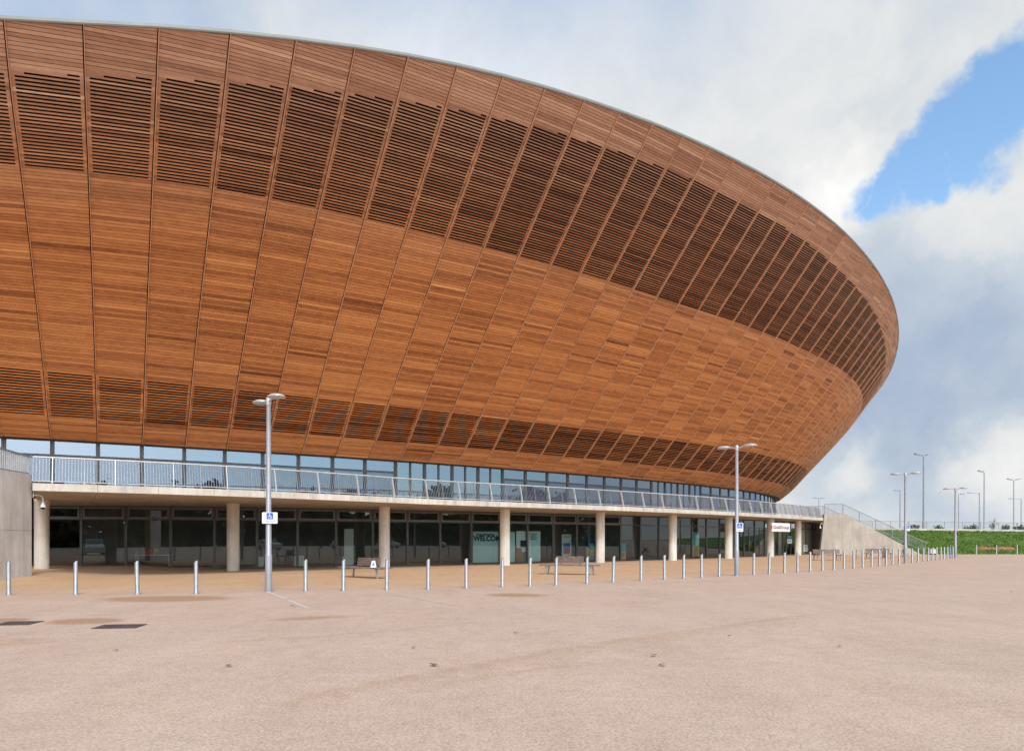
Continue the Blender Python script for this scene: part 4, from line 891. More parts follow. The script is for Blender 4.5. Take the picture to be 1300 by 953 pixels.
# ------------------------------------------------------------------ entrance signs and window posters
def at_glass(px, dz):                                                # a point dz in front of (or behind) the ground-floor glass
    a = np.array([px_of(q) for q in gl]); i = max(0, min(len(gl) - 2, int(np.searchsorted(a, px)) - 1))
    d0 = gl[i]; d1 = gl[i + 1]; r = (px - CX_) / F_
    t = (d0[0] - r * d0[1]) / ((d0[0] - d1[0]) - r * (d0[1] - d1[1])); q = d0 + (d1 - d0) * t; n = (go[i] + go[i + 1]) / 2; n = n / np.linalg.norm(n)
    return Vector((q[0] + n[0] * dz, q[1] + n[1] * dz, 0)), n
def panel_thing(name, lab, cat, px0, px1, py0, py1, dz, mat, th=.012, z_lo=None, group=None):
    a, n = at_glass(px0, dz); b_, n2 = at_glass(px1, dz); c = (a + b_) / 2; nn = Vector((n[0] + n2[0], n[1] + n2[1], 0)).normalized()
    z1, z0 = zat(py0, c.y), (zat(py1, c.y) if z_lo is None else z_lo); w, h = (b_ - a).length, z1 - z0
    t = thing(name, lab, cat, (c.x, c.y, (z0 + z1) / 2), 0, group); t.rotation_euler = rot_face(nn)
    mb = MB(); mb.box((-w/2, -h/2, -th/2), (w/2, h/2, th/2)); mb.build('sheet' if th < .02 else 'board', mat, t)
    return t, w, h
def rect(t, name, x0, y0, x1, y1, mat, z=.0075):
    mb = MB(); mb.face([(x0, y0, z), (x1, y0, z), (x1, y1, z), (x0, y1, z)], 0); return mb.build(name, mat, t)
t, w, h = panel_thing('entrance_sign', 'white entrance sign with dark red lettering and a red cross beside it', 'sign', 944.5, 968.2, 663.6, 674.5, 2.6, M['white'], .08)
text('lettering', 'GoldGroup', h * .5, M['maroon'], t, (.02, -.02, .042), (0, 0, 0), .004, 'CENTER', .008, 1., w * .86)
mb = MB(); c = -w / 2 - .02; mb.box((c - .16, -.06, .0), (c + .10, .06, .055)); mb.box((c - .09, -.2, .0), (c + .03, .2, .05)); mb.build('cross_symbol', M['red'], t)
for s in (-1, 1):
    mb = MB(); mb.bar((s * w * .35, h / 2, 0), (s * w * .35, 3.42 - t.location.z, 0), .03, .03); mb.build('hanger', M['galv_dark'], t)
t, w, h = panel_thing('name_board', 'dull maroon board over the doors right of the entrance sign', 'sign', 982.5, 992, 666, 673, .12, M['maroon'], .06)
rect(t, 'stripe', -w * .42, -h * .1, w * .42, h * .12, M['ink'], .034)
t, w, h = panel_thing('welcome_poster', 'pale blue green window poster reading welcome in dark capitals', 'poster', 601.5, 655, 674.5, 0, -.12, M['teal_paper'], z_lo=.10)
text('lettering', 'WELCOME', h * .23, M['navy'], t, (-w * .135, h * .27, .008), (0, 0, 0), .001, 'CENTER', .022, 1., w * .72)
rect(t, 'small_print', -w * .42, h * .37, w * .0, h * .43, M['ink'])
t, w, h = panel_thing('window_poster', 'pale window poster with blue text and figures, right of the welcome poster', 'poster', 657, 687.5, 674, 0, -.14, M['pale_paper'], z_lo=.10)
rect(t, 'image_block', -w / 2, -h / 2, -w * .28, -h * .05, M['skin_tone']); rect(t, 'image_block', -w * .28, -h / 2, -w * .05, -h * .18, M['ink'], .0078)
rect(t, 'image_block', -w * .34, -h * .03, -w * .02, h * .2, M['navy'], .0081); rect(t, 'image_block', w * .12, -h / 2, w * .44, h * .38, M['teal_paper'], .0079)
for k in range(4): rect(t, 'text_line', w * .05, h * (.40 - .06 * k), w * (.36 - .05 * (k % 2)), h * (.425 - .06 * k), M['navy'], .0085)
t, w, h = panel_thing('banner_stand', 'tall narrow pale banner with a red and blue picture behind the second bench', 'banner', 719, 731, 678, 0, -.5, M['pale_paper'], z_lo=.32)
rect(t, 'heading', -w * .38, h * .38, w * .38, h * .42, M['skin_tone']); rect(t, 'picture', -w * .38, -h * .34, w * .38, h * .12, M['bluebox']); mb = MB(); mb.face([(-w * .3, -h * .33, .009), (w * .34, -h * .33, .009), (w * .1, h * .05, .009)], 0); mb.build('picture_figure', M['redbox'], t)
t, w, h = panel_thing('window_poster', 'small multicoloured window poster beside the column behind the second bench', 'poster', 745.5, 755, 680, 712, -.12, M['sand'], group='window posters')
rect(t, 'image_block', -w / 2, h * .05, w / 2, h / 2, M['navy']); rect(t, 'image_block', -w / 2, -h / 2, w * .5, -h * .3, M['aqua']); rect(t, 'image_block', -w * .1, -h * .05, w * .5, h * .2, M['aqua'], .009)
t, w, h = panel_thing('window_poster', 'window poster with an aqua top and sandy foot near the entrance doors', 'poster', 879, 889, 675.5, 706, -.12, M['aqua'])
rect(t, 'image_block', -w / 2, -h / 2, w / 2, -h * .05, M['sand']); rect(t, 'image_block', w * .05, -h * .05, w * .5, h * .4, M['pale_paper'], .0081)
t, w, h = panel_thing('window_poster', 'narrow colourful poster low in the window left of the first doors', 'poster', 788, 796, 690, 710, -.12, M['sand'])
rect(t, 'image_block', -w / 2, 0, w / 2, h / 2, M['aqua']); rect(t, 'image_block', -w * .3, -h * .3, w * .3, -h * .05, M['skin_tone'], .0081)
t, w, h = panel_thing('notice', 'white notice on the glass with a blue notice above, right of the entrance', 'notice', 998, 1004, 684, 689.5, .1, M['white'])
rect(t, 'text_line', -w * .35, -h * .05, w * .35, h * .1, M['maroon']); mb = MB(); mb.box((-w * .35, h * .6, -.006), (w * .35, h * 1.25, .006)); mb.build('blue_notice', M['bluebox'], t)
t, w, h = panel_thing('notice_board', 'small white board with two dark discs at the far right glazing', 'notice', 1018.5, 1024.5, 691, 700, .1, M['white'])
for s in (-.22, .22):
    mb = MB(); mb.face([(.12 * math.cos(a), s * h + .12 * math.sin(a), .008) for a in np.linspace(0, 2 * PI, 13)[:-1]], 0); mb.build('disc', M['skin_tone'], t)
t, w, h = panel_thing('display_panel', 'pale green display panel standing inside the glass behind the first bench', 'display board', 442, 454, 671, 0, -.9, M['pale_paper'], .03, z_lo=.1)
t, w, h = panel_thing('display_panel', 'low pale green counter front inside the glass beside the display panel', 'counter', 438, 452, 706, 0, -.6, M['pale_paper'], .05, z_lo=.03)
for (x0, x1, y0, lab) in ((327, 336, 706, 'left low pale cabinet seen through the glass behind the nearest lamp post'), (375, 388, 705, 'right low pale cabinet with an arched front seen through the glass')):
    panel_thing('cabinet', lab, 'cabinet', x0, x1, y0, 0, -.7, M['pale_paper'], .4, z_lo=.03)
# table with boxes inside the left window
q, n = at_glass(188, -1.3)
t = thing('trestle_table', 'white trestle table standing inside the left ground floor window', 'table', (q.x, q.y, .02), math.atan2(n[1], n[0]) + PI / 2)
mb = MB(); mb.box((-.95, -.35, .72), (.95, .35, .75)); mb.build('tabletop', M['white'], t)
for sx in (-.85, .85):
    for sy in (-.28, .28): mb = MB(); mb.tube([(sx, sy, 0), (sx, sy, .72)], .018, 6); mb.build('leg', M['white'], t)
for (dx, w_, h_, mt, lab) in ((-.25, .34, .28, 'redbox', 'red box on the white table behind the left window'), (.18, .26, .32, 'yellow', 'yellow box on the white table behind the left window'), (.34, .40, .16, 'bluebox', 'low blue box on the white table behind the left window'), (-.78, .22, .2, 'bluebox', 'small blue tub on the left end of the white table')):
    o = thing('storage_box', lab, 'box', tuple(t.matrix_world @ Vector((0, 0, 0)))); o.location = t.location + Matrix.Rotation(t.rotation_euler.z, 3, 'Z') @ Vector((dx, -.1 if h_ > .2 else -.24, .752)); o.rotation_euler = t.rotation_euler
    mb = MB(); mb.box((-w_/2, -.1, 0), (w_/2, .1, h_)); mb.build('body', M[mt], o); mb = MB(); mb.box((-w_/2 - .01, -.11, h_ + .001), (w_/2 + .01, .11, h_ + .025)); mb.build('lid', M[mt], o)

# ------------------------------------------------------------------ security cameras
def dome_cam(pos, dirv, lab):
    t = thing('security_camera', lab, 'security camera', pos); t.rotation_euler.z = math.atan2(dirv[1], dirv[0])
    mb = MB(); mb.tube([(0, 0, 0), (.16, 0, .03), (.27, 0, -.02), (.32, 0, -.12), (.32, 0, -.24)], .028, 8); mb.build('arm', M['galv'], t)
    mb = MB(); mb.lathe([(.03, -.24), (.05, -.3), (.10, -.44), (.105, -.47)][::-1], 14, 0, (.32, 0, 0)); mb.build('housing', M['white'], t)
    mb = MB(); mb.lathe([(.0, -.56), (.05, -.55), (.08, -.51), (.09, -.475)], 14, 0, (.32, 0, 0)); mb.build('dome', M['black'], t)
    mb = MB(); mb.box((-.02, -.07, -.09), (.005, .07, .09)); mb.build('wall_plate', M['galv'], t)
q = wa + wd * .03; dome_cam((q.x + .02, q.y + .1, zat(628.5, q.y)), (.55, .3), 'white dome security camera on a curved arm beside the left ramp wall')
q = sp(1043.6, 664.5, D - .0); dome_cam((q.x, q.y - .05, q.z), (-.9, -.5), 'white dome security camera on a curved arm beside the right stair wall')

# ------------------------------------------------------------------ benches
def make_bench(pos, ang, ln, bl, lab, boff=0.):
    t = thing('bench', lab, 'bench', pos, ang, 'slatted timber benches on the forecourt')
    mb = MB(); n = 7; wd_ = .78
    for k in range(n): y0 = -wd_/2 + k * wd_ / n; mb.box((-ln/2, y0 + .008, .41), (ln/2, y0 + wd_/n - .008, .46))
    mb.build('seat', M['bench_wood'], t)
    mb = MB()
    for k in range(4): z = .52 + k * .085; mb.box((boff - bl/2, .10 + k * .018, z), (boff + bl/2, .14 + k * .018, z + .07))
    for s in (-1, 1): mb.bar((boff + s * bl * .36, .15, .44), (boff + s * bl * .36, .21, .84), .05, .03)
    mb.build('backrest', M['bench_wood'], t)
    for sx in (-1, 1):
        for sy in (-1, 1):
            mb = MB(); mb.bar((sx * ln * .40, sy * .26, -.01), (sx * ln * .38, sy * .26, .405), .07, .05); mb.build('leg', M['bench_leg'], t)
    for sx in (-1, 1): mb = MB(); mb.bar((sx * ln * .38, -.36, .392), (sx * ln * .38, .36, .392), .05, .03); mb.build('bearer', M['bench_leg'], t)
    return t
b1 = make_bench((-5.55, 30.6, 0), math.radians(-40), 2.75, 1.5, 'slatted timber bench with a white notice on it, before the left columns', .1)
b2 = make_bench((3.5, 33.4, 0), math.radians(-20), 2.75, 1.3, 'slatted timber bench with a broad backrest, before the middle columns')
make_bench((25.9, 55.6, 0), math.radians(6), 2.4, 2.2, 'left of the two far timber benches before the concrete stair wall')
make_bench((32.7, 60.8, 0), math.radians(6), 2.4, 2.2, 'right of the two far timber benches before the concrete stair wall')
nt_ = thing('paper_notice', 'small folded white notice standing on the first bench', 'notice', (-5.55, 30.6, 0))
c, s = math.cos(math.radians(-40)), math.sin(math.radians(-40)); lx, ly = .62, -.05
nt_.location = (-5.55 + lx * c - ly * s, 30.6 + lx * s + ly * c, .462)
mb = MB(); w_ = .12
mb.poly([(-w_, -.09, 0), (w_, -.09, 0), (w_ * .55, 0, .28), (-w_ * .55, 0, .28), (-w_, .09, 0), (w_, .09, 0)], [(0, 1, 2, 3), (4, 3, 2, 5), (0, 3, 4), (1, 5, 2)], 0); mb.build('card', M['white'], nt_)
mb = MB(); mb.poly([(-.06, -.0745, .08), (.06, -.0745, .08), (.04, -.0455, .18), (-.04, -.0455, .18)], [(0, 1, 2, 3)], 0); mb.build('printed_block', M['bluebox'], nt_)

# ------------------------------------------------------------------ cycle stands and bicycles
def make_stand(pos, rz, lab):
    t = thing('cycle_stand', lab, 'cycle stand', pos, rz, 'hoop cycle stands before the stair wall')
    mb = MB(); mb.tube([(-.36, 0, -.02), (-.36, 0, .62), (-.33, 0, .72), (-.24, 0, .76), (.24, 0, .76), (.33, 0, .72), (.36, 0, .62), (.36, 0, -.02)], .026, 8); mb.build('hoop', M['steel'], t)
    for s in (-1, 1): mb = MB(); mb.lathe([(.07, -.005), (.07, .01), (.028, .012)], 10, 0, (s * .36, 0, 0)); mb.build('foot_plate', M['steel'], t)
make_stand(ray(1088, 58), 1.2, 'hoop cycle stand between the two far benches'); 
make_stand(ray(1121, 63.6) + Vector((.25, 0, 0)), 1.3, 'hoop cycle stand with a bicycle, right of the far benches'); make_stand(ray(1147.5, 65.6) + Vector((.25, 0, 0)), 1.3, 'hoop cycle stand with a bicycle, nearest the stair foot')
def make_bike(pos, rz, lab):
    t = thing('bicycle', lab, 'bicycle', pos, rz, 'bicycles parked before the stair wall')
    R = .34
    for x in (-.52, .52):
        mb = MB(); mb.tube([(x + R * math.cos(a), 0, R + R * math.sin(a)) for a in np.linspace(0, 2 * PI, 25)], .022, 6, 0, False); wv = mb.build('wheel', M['black'], t)
        mb = MB()
        for k in range(12): a = k * PI / 6; mb.bar((x, .0, R), (x + R * .97 * math.cos(a), 0, R + R * .97 * math.sin(a)), .004, .004)
        mb.build('spokes', M['steel'], wv)
    mb = MB()
    for a, b_ in (((-.52, 0, R), (-.12, 0, .30)), ((-.12, 0, .30), (.36, 0, .74)), ((-.12, 0, .3), (-.24, 0, .80)), ((-.22, 0, .74), (.34, 0, .82)), ((-.52, 0, R), (-.22, 0, .74)), ((.33, 0, .86), (.38, 0, .7)), ((.38, 0, .7), (.52, 0, R))): mb.tube([a, b_], .018, 6)
    mb.build('frame', M['carpaint'], t)
    mb = MB(); mb.tube([(.33, 0, .86), (.31, 0, .98), (.33, .26, 1.02), (.25, .32, 1.0)], .014, 6); mb.tube([(.31, 0, .98), (.33, -.26, 1.02), (.25, -.32, 1.0)], .014, 6); mb.build('handlebar', M['black'], t)
    mb = MB(); mb.lathe([(.03, -.03), (.09, 0), (.07, .03), (0, .04)], 10, 0, (-.27, 0, .86), None, 1.5, .8); mb.tube([(-.24, 0, .78), (-.26, 0, .85)], .014, 6); mb.build('saddle', M['black'], t)
    mb = MB(); mb.tube([(-.12, -.03, .3), (-.12, .03, .3)], .08, 12); mb.bar((-.12, .06, .3), (-.02, .06, .16), .02, .02); mb.bar((-.12, -.06, .3), (-.22, -.06, .44), .02, .02); mb.build('crankset', M['steel'], t)
make_bike(ray(1122, 63.4), 1.2, 'dark bicycle seen end on, right of the far benches'); make_bike(ray(1147.5, 65.4), 1.25, 'dark bicycle seen end on beside the lamp post at the stair foot')
# ------------------------------------------------------------------ grass bank and the path on top
BKX = np.concatenate([np.arange(20, 140, .8), [160, 220, 400, 900]]); prof_b = [(77.0, -.05), (78., .02), (80., .35), (83., .95), (86.5, 1.75), (90., 2.45), (92.5, 2.82), (94., 2.9)]
mb = MB(); rs = np.random.RandomState(3)
rows = []
def bz(x): return 1.0 - .0042 * max(0, x - 46)
for (y, z) in prof_b:
    rows.append([Vector((x, y + rs.randn() * .12, z * bz(min(x, 120)) + (rs.randn() * .05 if .1 < z < 2.85 else 0))) for x in BKX])
for r in range(len(rows) - 1):
    for i in range(len(BKX) - 1): mb.face([rows[r][i], rows[r][i + 1], rows[r + 1][i + 1], rows[r + 1][i]], 0, True)
m, nt, out = new_mat('grass_bank'); p = N(nt, 'ShaderNodeBsdfPrincipled'); co = coords(nt)
f1 = noise(nt, co, .35, 6, .65); f2 = noise(nt, co, 3.2, 5, .7)
c = ramp(nt, f1, [(.3, (.07, .105, .028)), (.5, (.10, .18, .034)), (.68, (.15, .24, .045))])
c = mixc(nt, .7, c, ramp(nt, f2, [(.32, (.42, .42, .36)), (.6, (1.12, 1.12, 1.0))]), 'MULTIPLY')
c = mixc(nt, mth(nt, 'MULTIPLY', mth(nt, 'SUBTRACT', noise(nt, co, .8, 5, .6, (1, 2, 2)), .58), 5., True), c, (.085, .06, .035))
L(nt, c, p.inputs['Base Color']); p.inputs['Roughness'].default_value = .9; p.inputs['Specular IOR Level'].default_value = .1
L(nt, bump(nt, f2, .9, .2), p.inputs['Normal']); L(nt, p.outputs[0], out.inputs[0]); M['grass'] = m
fixn(mb.build('grass_bank', M['grass']))['kind'] = 'structure'
# tufts on the slope: uncountable
def bank_z(x, y):
    return float(np.interp(y, [q[0] for q in prof_b], [q[1] for q in prof_b])) * bz(min(x, 120))
m, nt, out = new_mat('grass_blades'); p = N(nt, 'ShaderNodeBsdfPrincipled'); at = N(nt, 'ShaderNodeAttribute', attribute_name='tone')
L(nt, ramp(nt, at.outputs['Fac'], [(0., (.055, .085, .022)), (.4, (.10, .18, .035)), (.75, (.15, .25, .05)), (1., (.22, .24, .09))]), p.inputs['Base Color']); p.inputs['Roughness'].default_value = .8; p.inputs['Specular IOR Level'].default_value = .15
L(nt, p.outputs[0], out.inputs[0]); M['blades'] = m
mb = MB()
for k in range(17000):
    x = 36 + 52 * random.random(); y = 77.6 + 15.6 * random.random(); z = bank_z(x, y)
    big = .5 + .5 * math.sin(x * .9 + y * 1.7) * math.sin(x * .31 - y * .8)
    h = (.06 + .12 * random.random()) * (.5 + .9 * big); w = .05 + .07 * random.random(); a = random.random() * PI; t = min(1, max(0, .25 + .45 * big + .25 * random.random()))
    dx, dy = math.cos(a) * w, math.sin(a) * w; lx, ly = random.uniform(-.1, .1), random.uniform(-.12, .04)
    mb.face([(x - dx, y - dy, z - .02), (x + dx, y + dy, z - .02), (x + lx, y + ly, z + h)], 0, False, t)
o = mb.build('bank_grass', M['blades'], None, True); tag(o, 'rough green grass covering the bank on the right', 'grass', None, 'stuff')
# pale kerb and plateau
mb = MB()
for i in range(len(BKX) - 1):
    a, b_ = rows[-1][i], rows[-1][i + 1]
    ya = 94.0
    mb.poly([(a.x, ya, a.z - .1), (b_.x, ya, b_.z - .1), (b_.x, ya, b_.z + .27), (a.x, ya, a.z + .27), (b_.x, ya + .5, b_.z + .27), (a.x, ya + .5, a.z + .27)], [(0, 1, 2, 3), (3, 2, 4, 5)], 0)
mb.build('path_kerb', M['kerb'])['kind'] = 'structure'
mb = MB()
for i in range(len(BKX) - 1):
    a, b_ = rows[-1][i], rows[-1][i + 1]; mb.face([(a.x, 94.5, a.z + .05), (b_.x, 94.5, b_.z + .05), (b_.x * 1.0, 400, b_.z + .05), (a.x, 400, a.z + .05)], 0)
mb.build('upper_path', M['kerb'])['kind'] = 'structure'
def top_z(x): return 2.9 * bz(min(x, 120)) + .12
# railing along the upper path
fr = thing('path_railing', 'long thin grey railing along the path above the grass bank', 'railing', (60, 95.2, 2.9)); FO = Vector((60, 95.2, 2.9))
xs_ = np.arange(36, 110, .15); mb = MB()
for x in xs_: mb.bar((x, 95.2, top_z(x) + .12), (x, 95.2, top_z(x) + 1.08), .012, .012)
local(mb, 'bar_infill', M['galv_dark'], fr, FO)
for zz, nm, r in ((1.1, 'handrail', .03), (.1, 'bottom_rail', .02)):
    mb = MB(); mb.tube([(x, 95.2, top_z(x) + zz) for x in np.arange(36, 110.1, 4)], r, 6); local(mb, nm, M['galv_dark'], fr, FO)
for x in np.arange(36, 110, 2.4): mb = MB(); mb.bar((x, 95.2, top_z(x) - .05), (x, 95.2, top_z(x) + 1.1), .06, .05); local(mb, 'post', M['galv_dark'], fr, FO)
# clay heaps
for k, (px, w) in enumerate([(1248, .8), (1257.5, .55), (1270, .95), (1281, .75)]):
    d = 81.0; q = ray(px, d); mb = MB(); z = bank_z(q.x, d)
    n = 12; rs = np.random.RandomState(k); R_ = []
    for r_, zz in ((1., -.1), (.8, .08), (.5, .18), (.2, .22)):
        R_.append([Vector((w * r_ * math.cos(t) * (1 + .15 * rs.randn()), .5 * r_ * math.sin(t), zz * (.7 + .4 * w) * (1 + .15 * rs.randn()))) for t in np.linspace(0, 2 * PI, n + 1)[:-1]])
    for a in range(3):
        for i in range(n): mb.face([R_[a][i], R_[a][(i + 1) % n], R_[a + 1][(i + 1) % n], R_[a + 1][i]], 0, True)
    mb.face(R_[3], 0); o = mb.build('soil_mound', M['soil'], None, False, (q.x, d, z)); tag(o, ORD[k] + ' heap of orange clay from the left on the grass bank', 'soil mound', 'clay heaps on the grass bank')
# low white cabinet behind the end of the bollard row
q = ray(1184, 76.2); t = thing('utility_cabinet', 'small low white cabinet behind the far end of the bollard row', 'cabinet', (q.x, q.y, 0)); mb = MB(); mb.box((-.32, -.2, .12), (.32, .2, .58)); mb.build('body', M['vanwhite'], t)
mb = MB(); mb.box((-.34, -.22, .582), (.34, .22, .63)); mb.build('lid', M['sand'], t); mb = MB(); mb.box((-.3, -.18, -.01), (.3, .18, .119)); mb.build('plinth', M['black'], t)

# ------------------------------------------------------------------ masts and road lamps beyond the bank
def mast(px, d, ztop, heads, lab, arm=.8, thick=.11):
    q = ray(px, d); zb = top_z(q.x) - .1; h = ztop - zb
    t = thing('lighting_mast' if len(heads) and heads[0][0] == 'f' else 'road_lamp', lab, 'lamp post', (q.x, q.y, zb), 0, 'lamp posts beyond the grass bank')
    mb = MB(); mb.lathe([(thick * 1.25, 0), (thick * 1.2, 1.2), (thick, 1.3), (thick * .65, h)], 10, 0); mb.build('pole', M['galv_dark'], t)
    for kind, s in heads:
        if kind == 'f':
            mb = MB(); mb.tube([(0, 0, h - .1), (s * arm * .5, 0, h + .15)], .05, 6); mb.build('arm', M['galv_dark'], t)
            mb = MB(); mb.box((-.42, -.25, -.07), (.42, .25, .07), 0, Matrix.Translation((s * (arm * .5 + .35), 0, h + .2)) @ Matrix.Rotation(s * -.2, 4, 'Y')); mb.build('floodlight', M['galv_dark'], t)
        else:
            mb = MB(); mb.tube([(0, 0, h - .1), (s * arm, 0, h)], .04, 6); mb.build('arm', M['galv_dark'], t)
            mb = MB(); mb.lathe([(.02, -.07), (.30, -.05), (.36, 0), (.2, .07), (0, .09)], 12, 0, (s * (arm + .25), 0, h + .02), None, 1.3, .7); mb.build('lamp_head', M['galv_dark'], t)
mast(1172.5, 96.5, zat(578.5, 96.5), [('f', -1), ('f', 1)], 'tallest grey floodlight mast, right of the lamp post at the stair foot', .8, .12)
mast(1249.5, 120, zat(599.5, 120), [('f', -1)], 'grey floodlight mast with one lamp, behind the middle of the bank', .5, .12)
mast(1287, 135, zat(609.5, 135), [('f', -1), ('f', 1)], 'grey floodlight mast with two lamps near the right edge', .9, .12)
mast(1142.7, 107, zat(622.5, 107), [('r', -1)], 'road lamp with one short arm left of the tallest mast', .3, .09)
mast(1217, 117, zat(627, 117), [('r', 1)], 'road lamp with its arm to the right, just behind the last forecourt lamp', .4, .08)
mast(1243.4, 113, zat(625.5, 113), [('r', -1)], 'road lamp with a long arm reaching left above the bank', 1.3, .10)
mast(1296.5, 128, zat(632.8, 128), [('r', -1)], 'road lamp with a long left arm at the right edge', 1.6, .10)
mast(1039.5, 128, zat(632, 128), [('r', -1), ('r', 1)], 'small twin road lamp showing above the right end of the balcony', .4, .08)

# ------------------------------------------------------------------ trees
def make_tree(h, spread, nleaf, leafmat, lab, cat, loc, seed, trunk=.12, leaf=.16, name='tree', bare=.0, group=None):
    r = random.Random(seed); t = thing(name, lab, cat, loc, r.random() * 6, group)
    mb = MB(); tips = []
    def branch(p, d, ln, rad, lev):
        n = 4; pts = [p]; q = p.copy(); dd = d.copy()
        for i in range(n):
            dd = (dd + Vector((r.gauss(0, .13), r.gauss(0, .13), .10))).normalized(); q = q + dd * ln / n; pts.append(q.copy())
        mb.tube(pts, [rad * (1 - .65 * i / n) for i in range(n + 1)], 6 if lev < 2 else 4, 0, False)
        if lev >= 3 or ln < .25: tips.extend(pts[2:]); return
        for k in range(3 + r.randint(0, 2)):
            f = .35 + .65 * r.random(); b_ = pts[min(n, int(f * n))]
            a = r.random() * 2 * PI; up = .35 + .7 * r.random(); nd = (Vector((math.cos(a) * spread, math.sin(a) * spread, up))).normalized()
            branch(b_, nd, ln * (.5 + .22 * r.random()), rad * .5, lev + 1)
        if lev > 0: tips.extend(pts[3:])
    branch(Vector((0, 0, -.05)), Vector((0, 0, 1)), h * .55, trunk, 0)
    mb.build('trunk', M['bark'], t)
    cb = MB()
    for k in range(nleaf):
        c = r.choice(tips) + Vector((r.gauss(0, 1), r.gauss(0, 1), r.gauss(0, .8))) * leaf * 1.6; s = leaf * (.5 + r.random()); a = Vector((r.gauss(0, 1), r.gauss(0, 1), r.gauss(0, 1))).normalized(); b_ = a.cross(Vector((r.gauss(0, 1), r.gauss(0, 1), r.gauss(0, 1)))).normalized()
        cb.face([c - a * s, c + b_ * s * .55, c + a * s, c - b_ * s * .55], 0)
    cb.build('crown', leafmat, t)
    return t
for k, (px, d, h, nl, lab) in enumerate([(1259, 104, 2.6, 90, 'slender young tree behind the railing, right of the middle floodlight mast'), (1262.5, 106, 1.9, 80, 'smaller young tree close right of the slender young tree'), (1224, 103, 1.3, 60, 'thin sapling behind the railing just right of the last forecourt lamp'), (1229, 101, 1.0, 160, 'low bush behind the railing, left of the long armed road lamp'), (1235, 101, 1.1, 180, 'second low bush behind the railing, nearer the long armed road lamp')]):
    q = ray(px, d); q.z = top_z(q.x) - .1; make_tree(h, .55 if nl < 100 else 1.0, nl, M['shrubleaf'] if nl > 100 else M['twig'], lab, 'tree' if nl < 100 else 'bush', q, 40 + k, .035, .07 if nl < 100 else .12, 'young_tree' if nl < 100 else 'bush', group='young plants beyond the railing')
for k, (px, d) in enumerate([(1153, 97), (1190, 97.5), (1293, 98), (1300, 98), (1160, 98), (1276, 98)]):
    q = ray(px, d); q.z = top_z(q.x) - .1; make_tree(.75 if px < 1270 else 1.1, 1.2, 220, M['shrubleaf'], ['low shrub at the foot of the railing left of the tallest mast', 'low shrub at the foot of the railing right of the tallest mast', 'dark shrub behind the railing near the right edge', 'dark shrub behind the railing cut by the right edge', 'low shrub at the railing just left of the tallest mast', 'dark shrub behind the railing right of the young trees'][k], 'bush', q, 70 + k, .03, .13, 'bush', group='shrubs along the railing')
# trees across the car park: they stand behind the camera and show as reflections in the glazing
pt = make_tree(11, .8, 2600, M['leaf'], 'tall half bare tree across the car park, mirrored in the ground floor glass', 'tree', (-46, -14, 0), 5, .2, .10, 'tree', group='trees across the car park')
pt2 = make_tree(9, .9, 1400, M['leaf'], 'tall half bare tree across the car park, mirrored in the ground floor glass', 'tree', (-58, -20, 0), 9, .17, .09, 'tree', group='trees across the car park')
for k, (x, y) in enumerate([(-34, -22), (-22, -30), (-6, -36), (12, -38), (30, -38), (48, -34), (66, -28), (84, -20), (100, -8), (116, 6), (-70, -8), (-82, 6)]):
    o = copy_tree(pt if k % 2 else pt2); o.location = (x, y, 0); o.rotation_euler.z = k * 1.3; s = .85 + .3 * random.random(); o.scale = (s, s, s)
# hedge-like far wood behind the car park
mb = MB(); rs = random.Random(4)
for k in range(64000):
    a = rs.uniform(-2.9, .45); R_ = 118 + rs.gauss(0, 5); x, y = 15 + R_ * math.cos(a), 20 + R_ * math.sin(a)
    if y > 40: continue
    z = rs.random() ** 1.2 * (11.5 + 2.5 * math.sin(a * 17) + 1.8 * math.sin(a * 41)); s = rs.uniform(.55, 1.1); u = Vector((rs.gauss(0, 1), rs.gauss(0, 1), rs.gauss(0, 1))).normalized(); v = u.cross(Vector((rs.gauss(0, 1), rs.gauss(0, 1), rs.gauss(0, 1)))).normalized(); c = Vector((x, y, z))
    mb.face([c - u * s, c + v * s * .6, c + u * s, c - v * s * .6], 0)
tag(mb.build('distant_wood', M['far_leaf']), 'distant wood beyond the car park, seen only as reflections in the glass', 'wood', None, 'stuff')

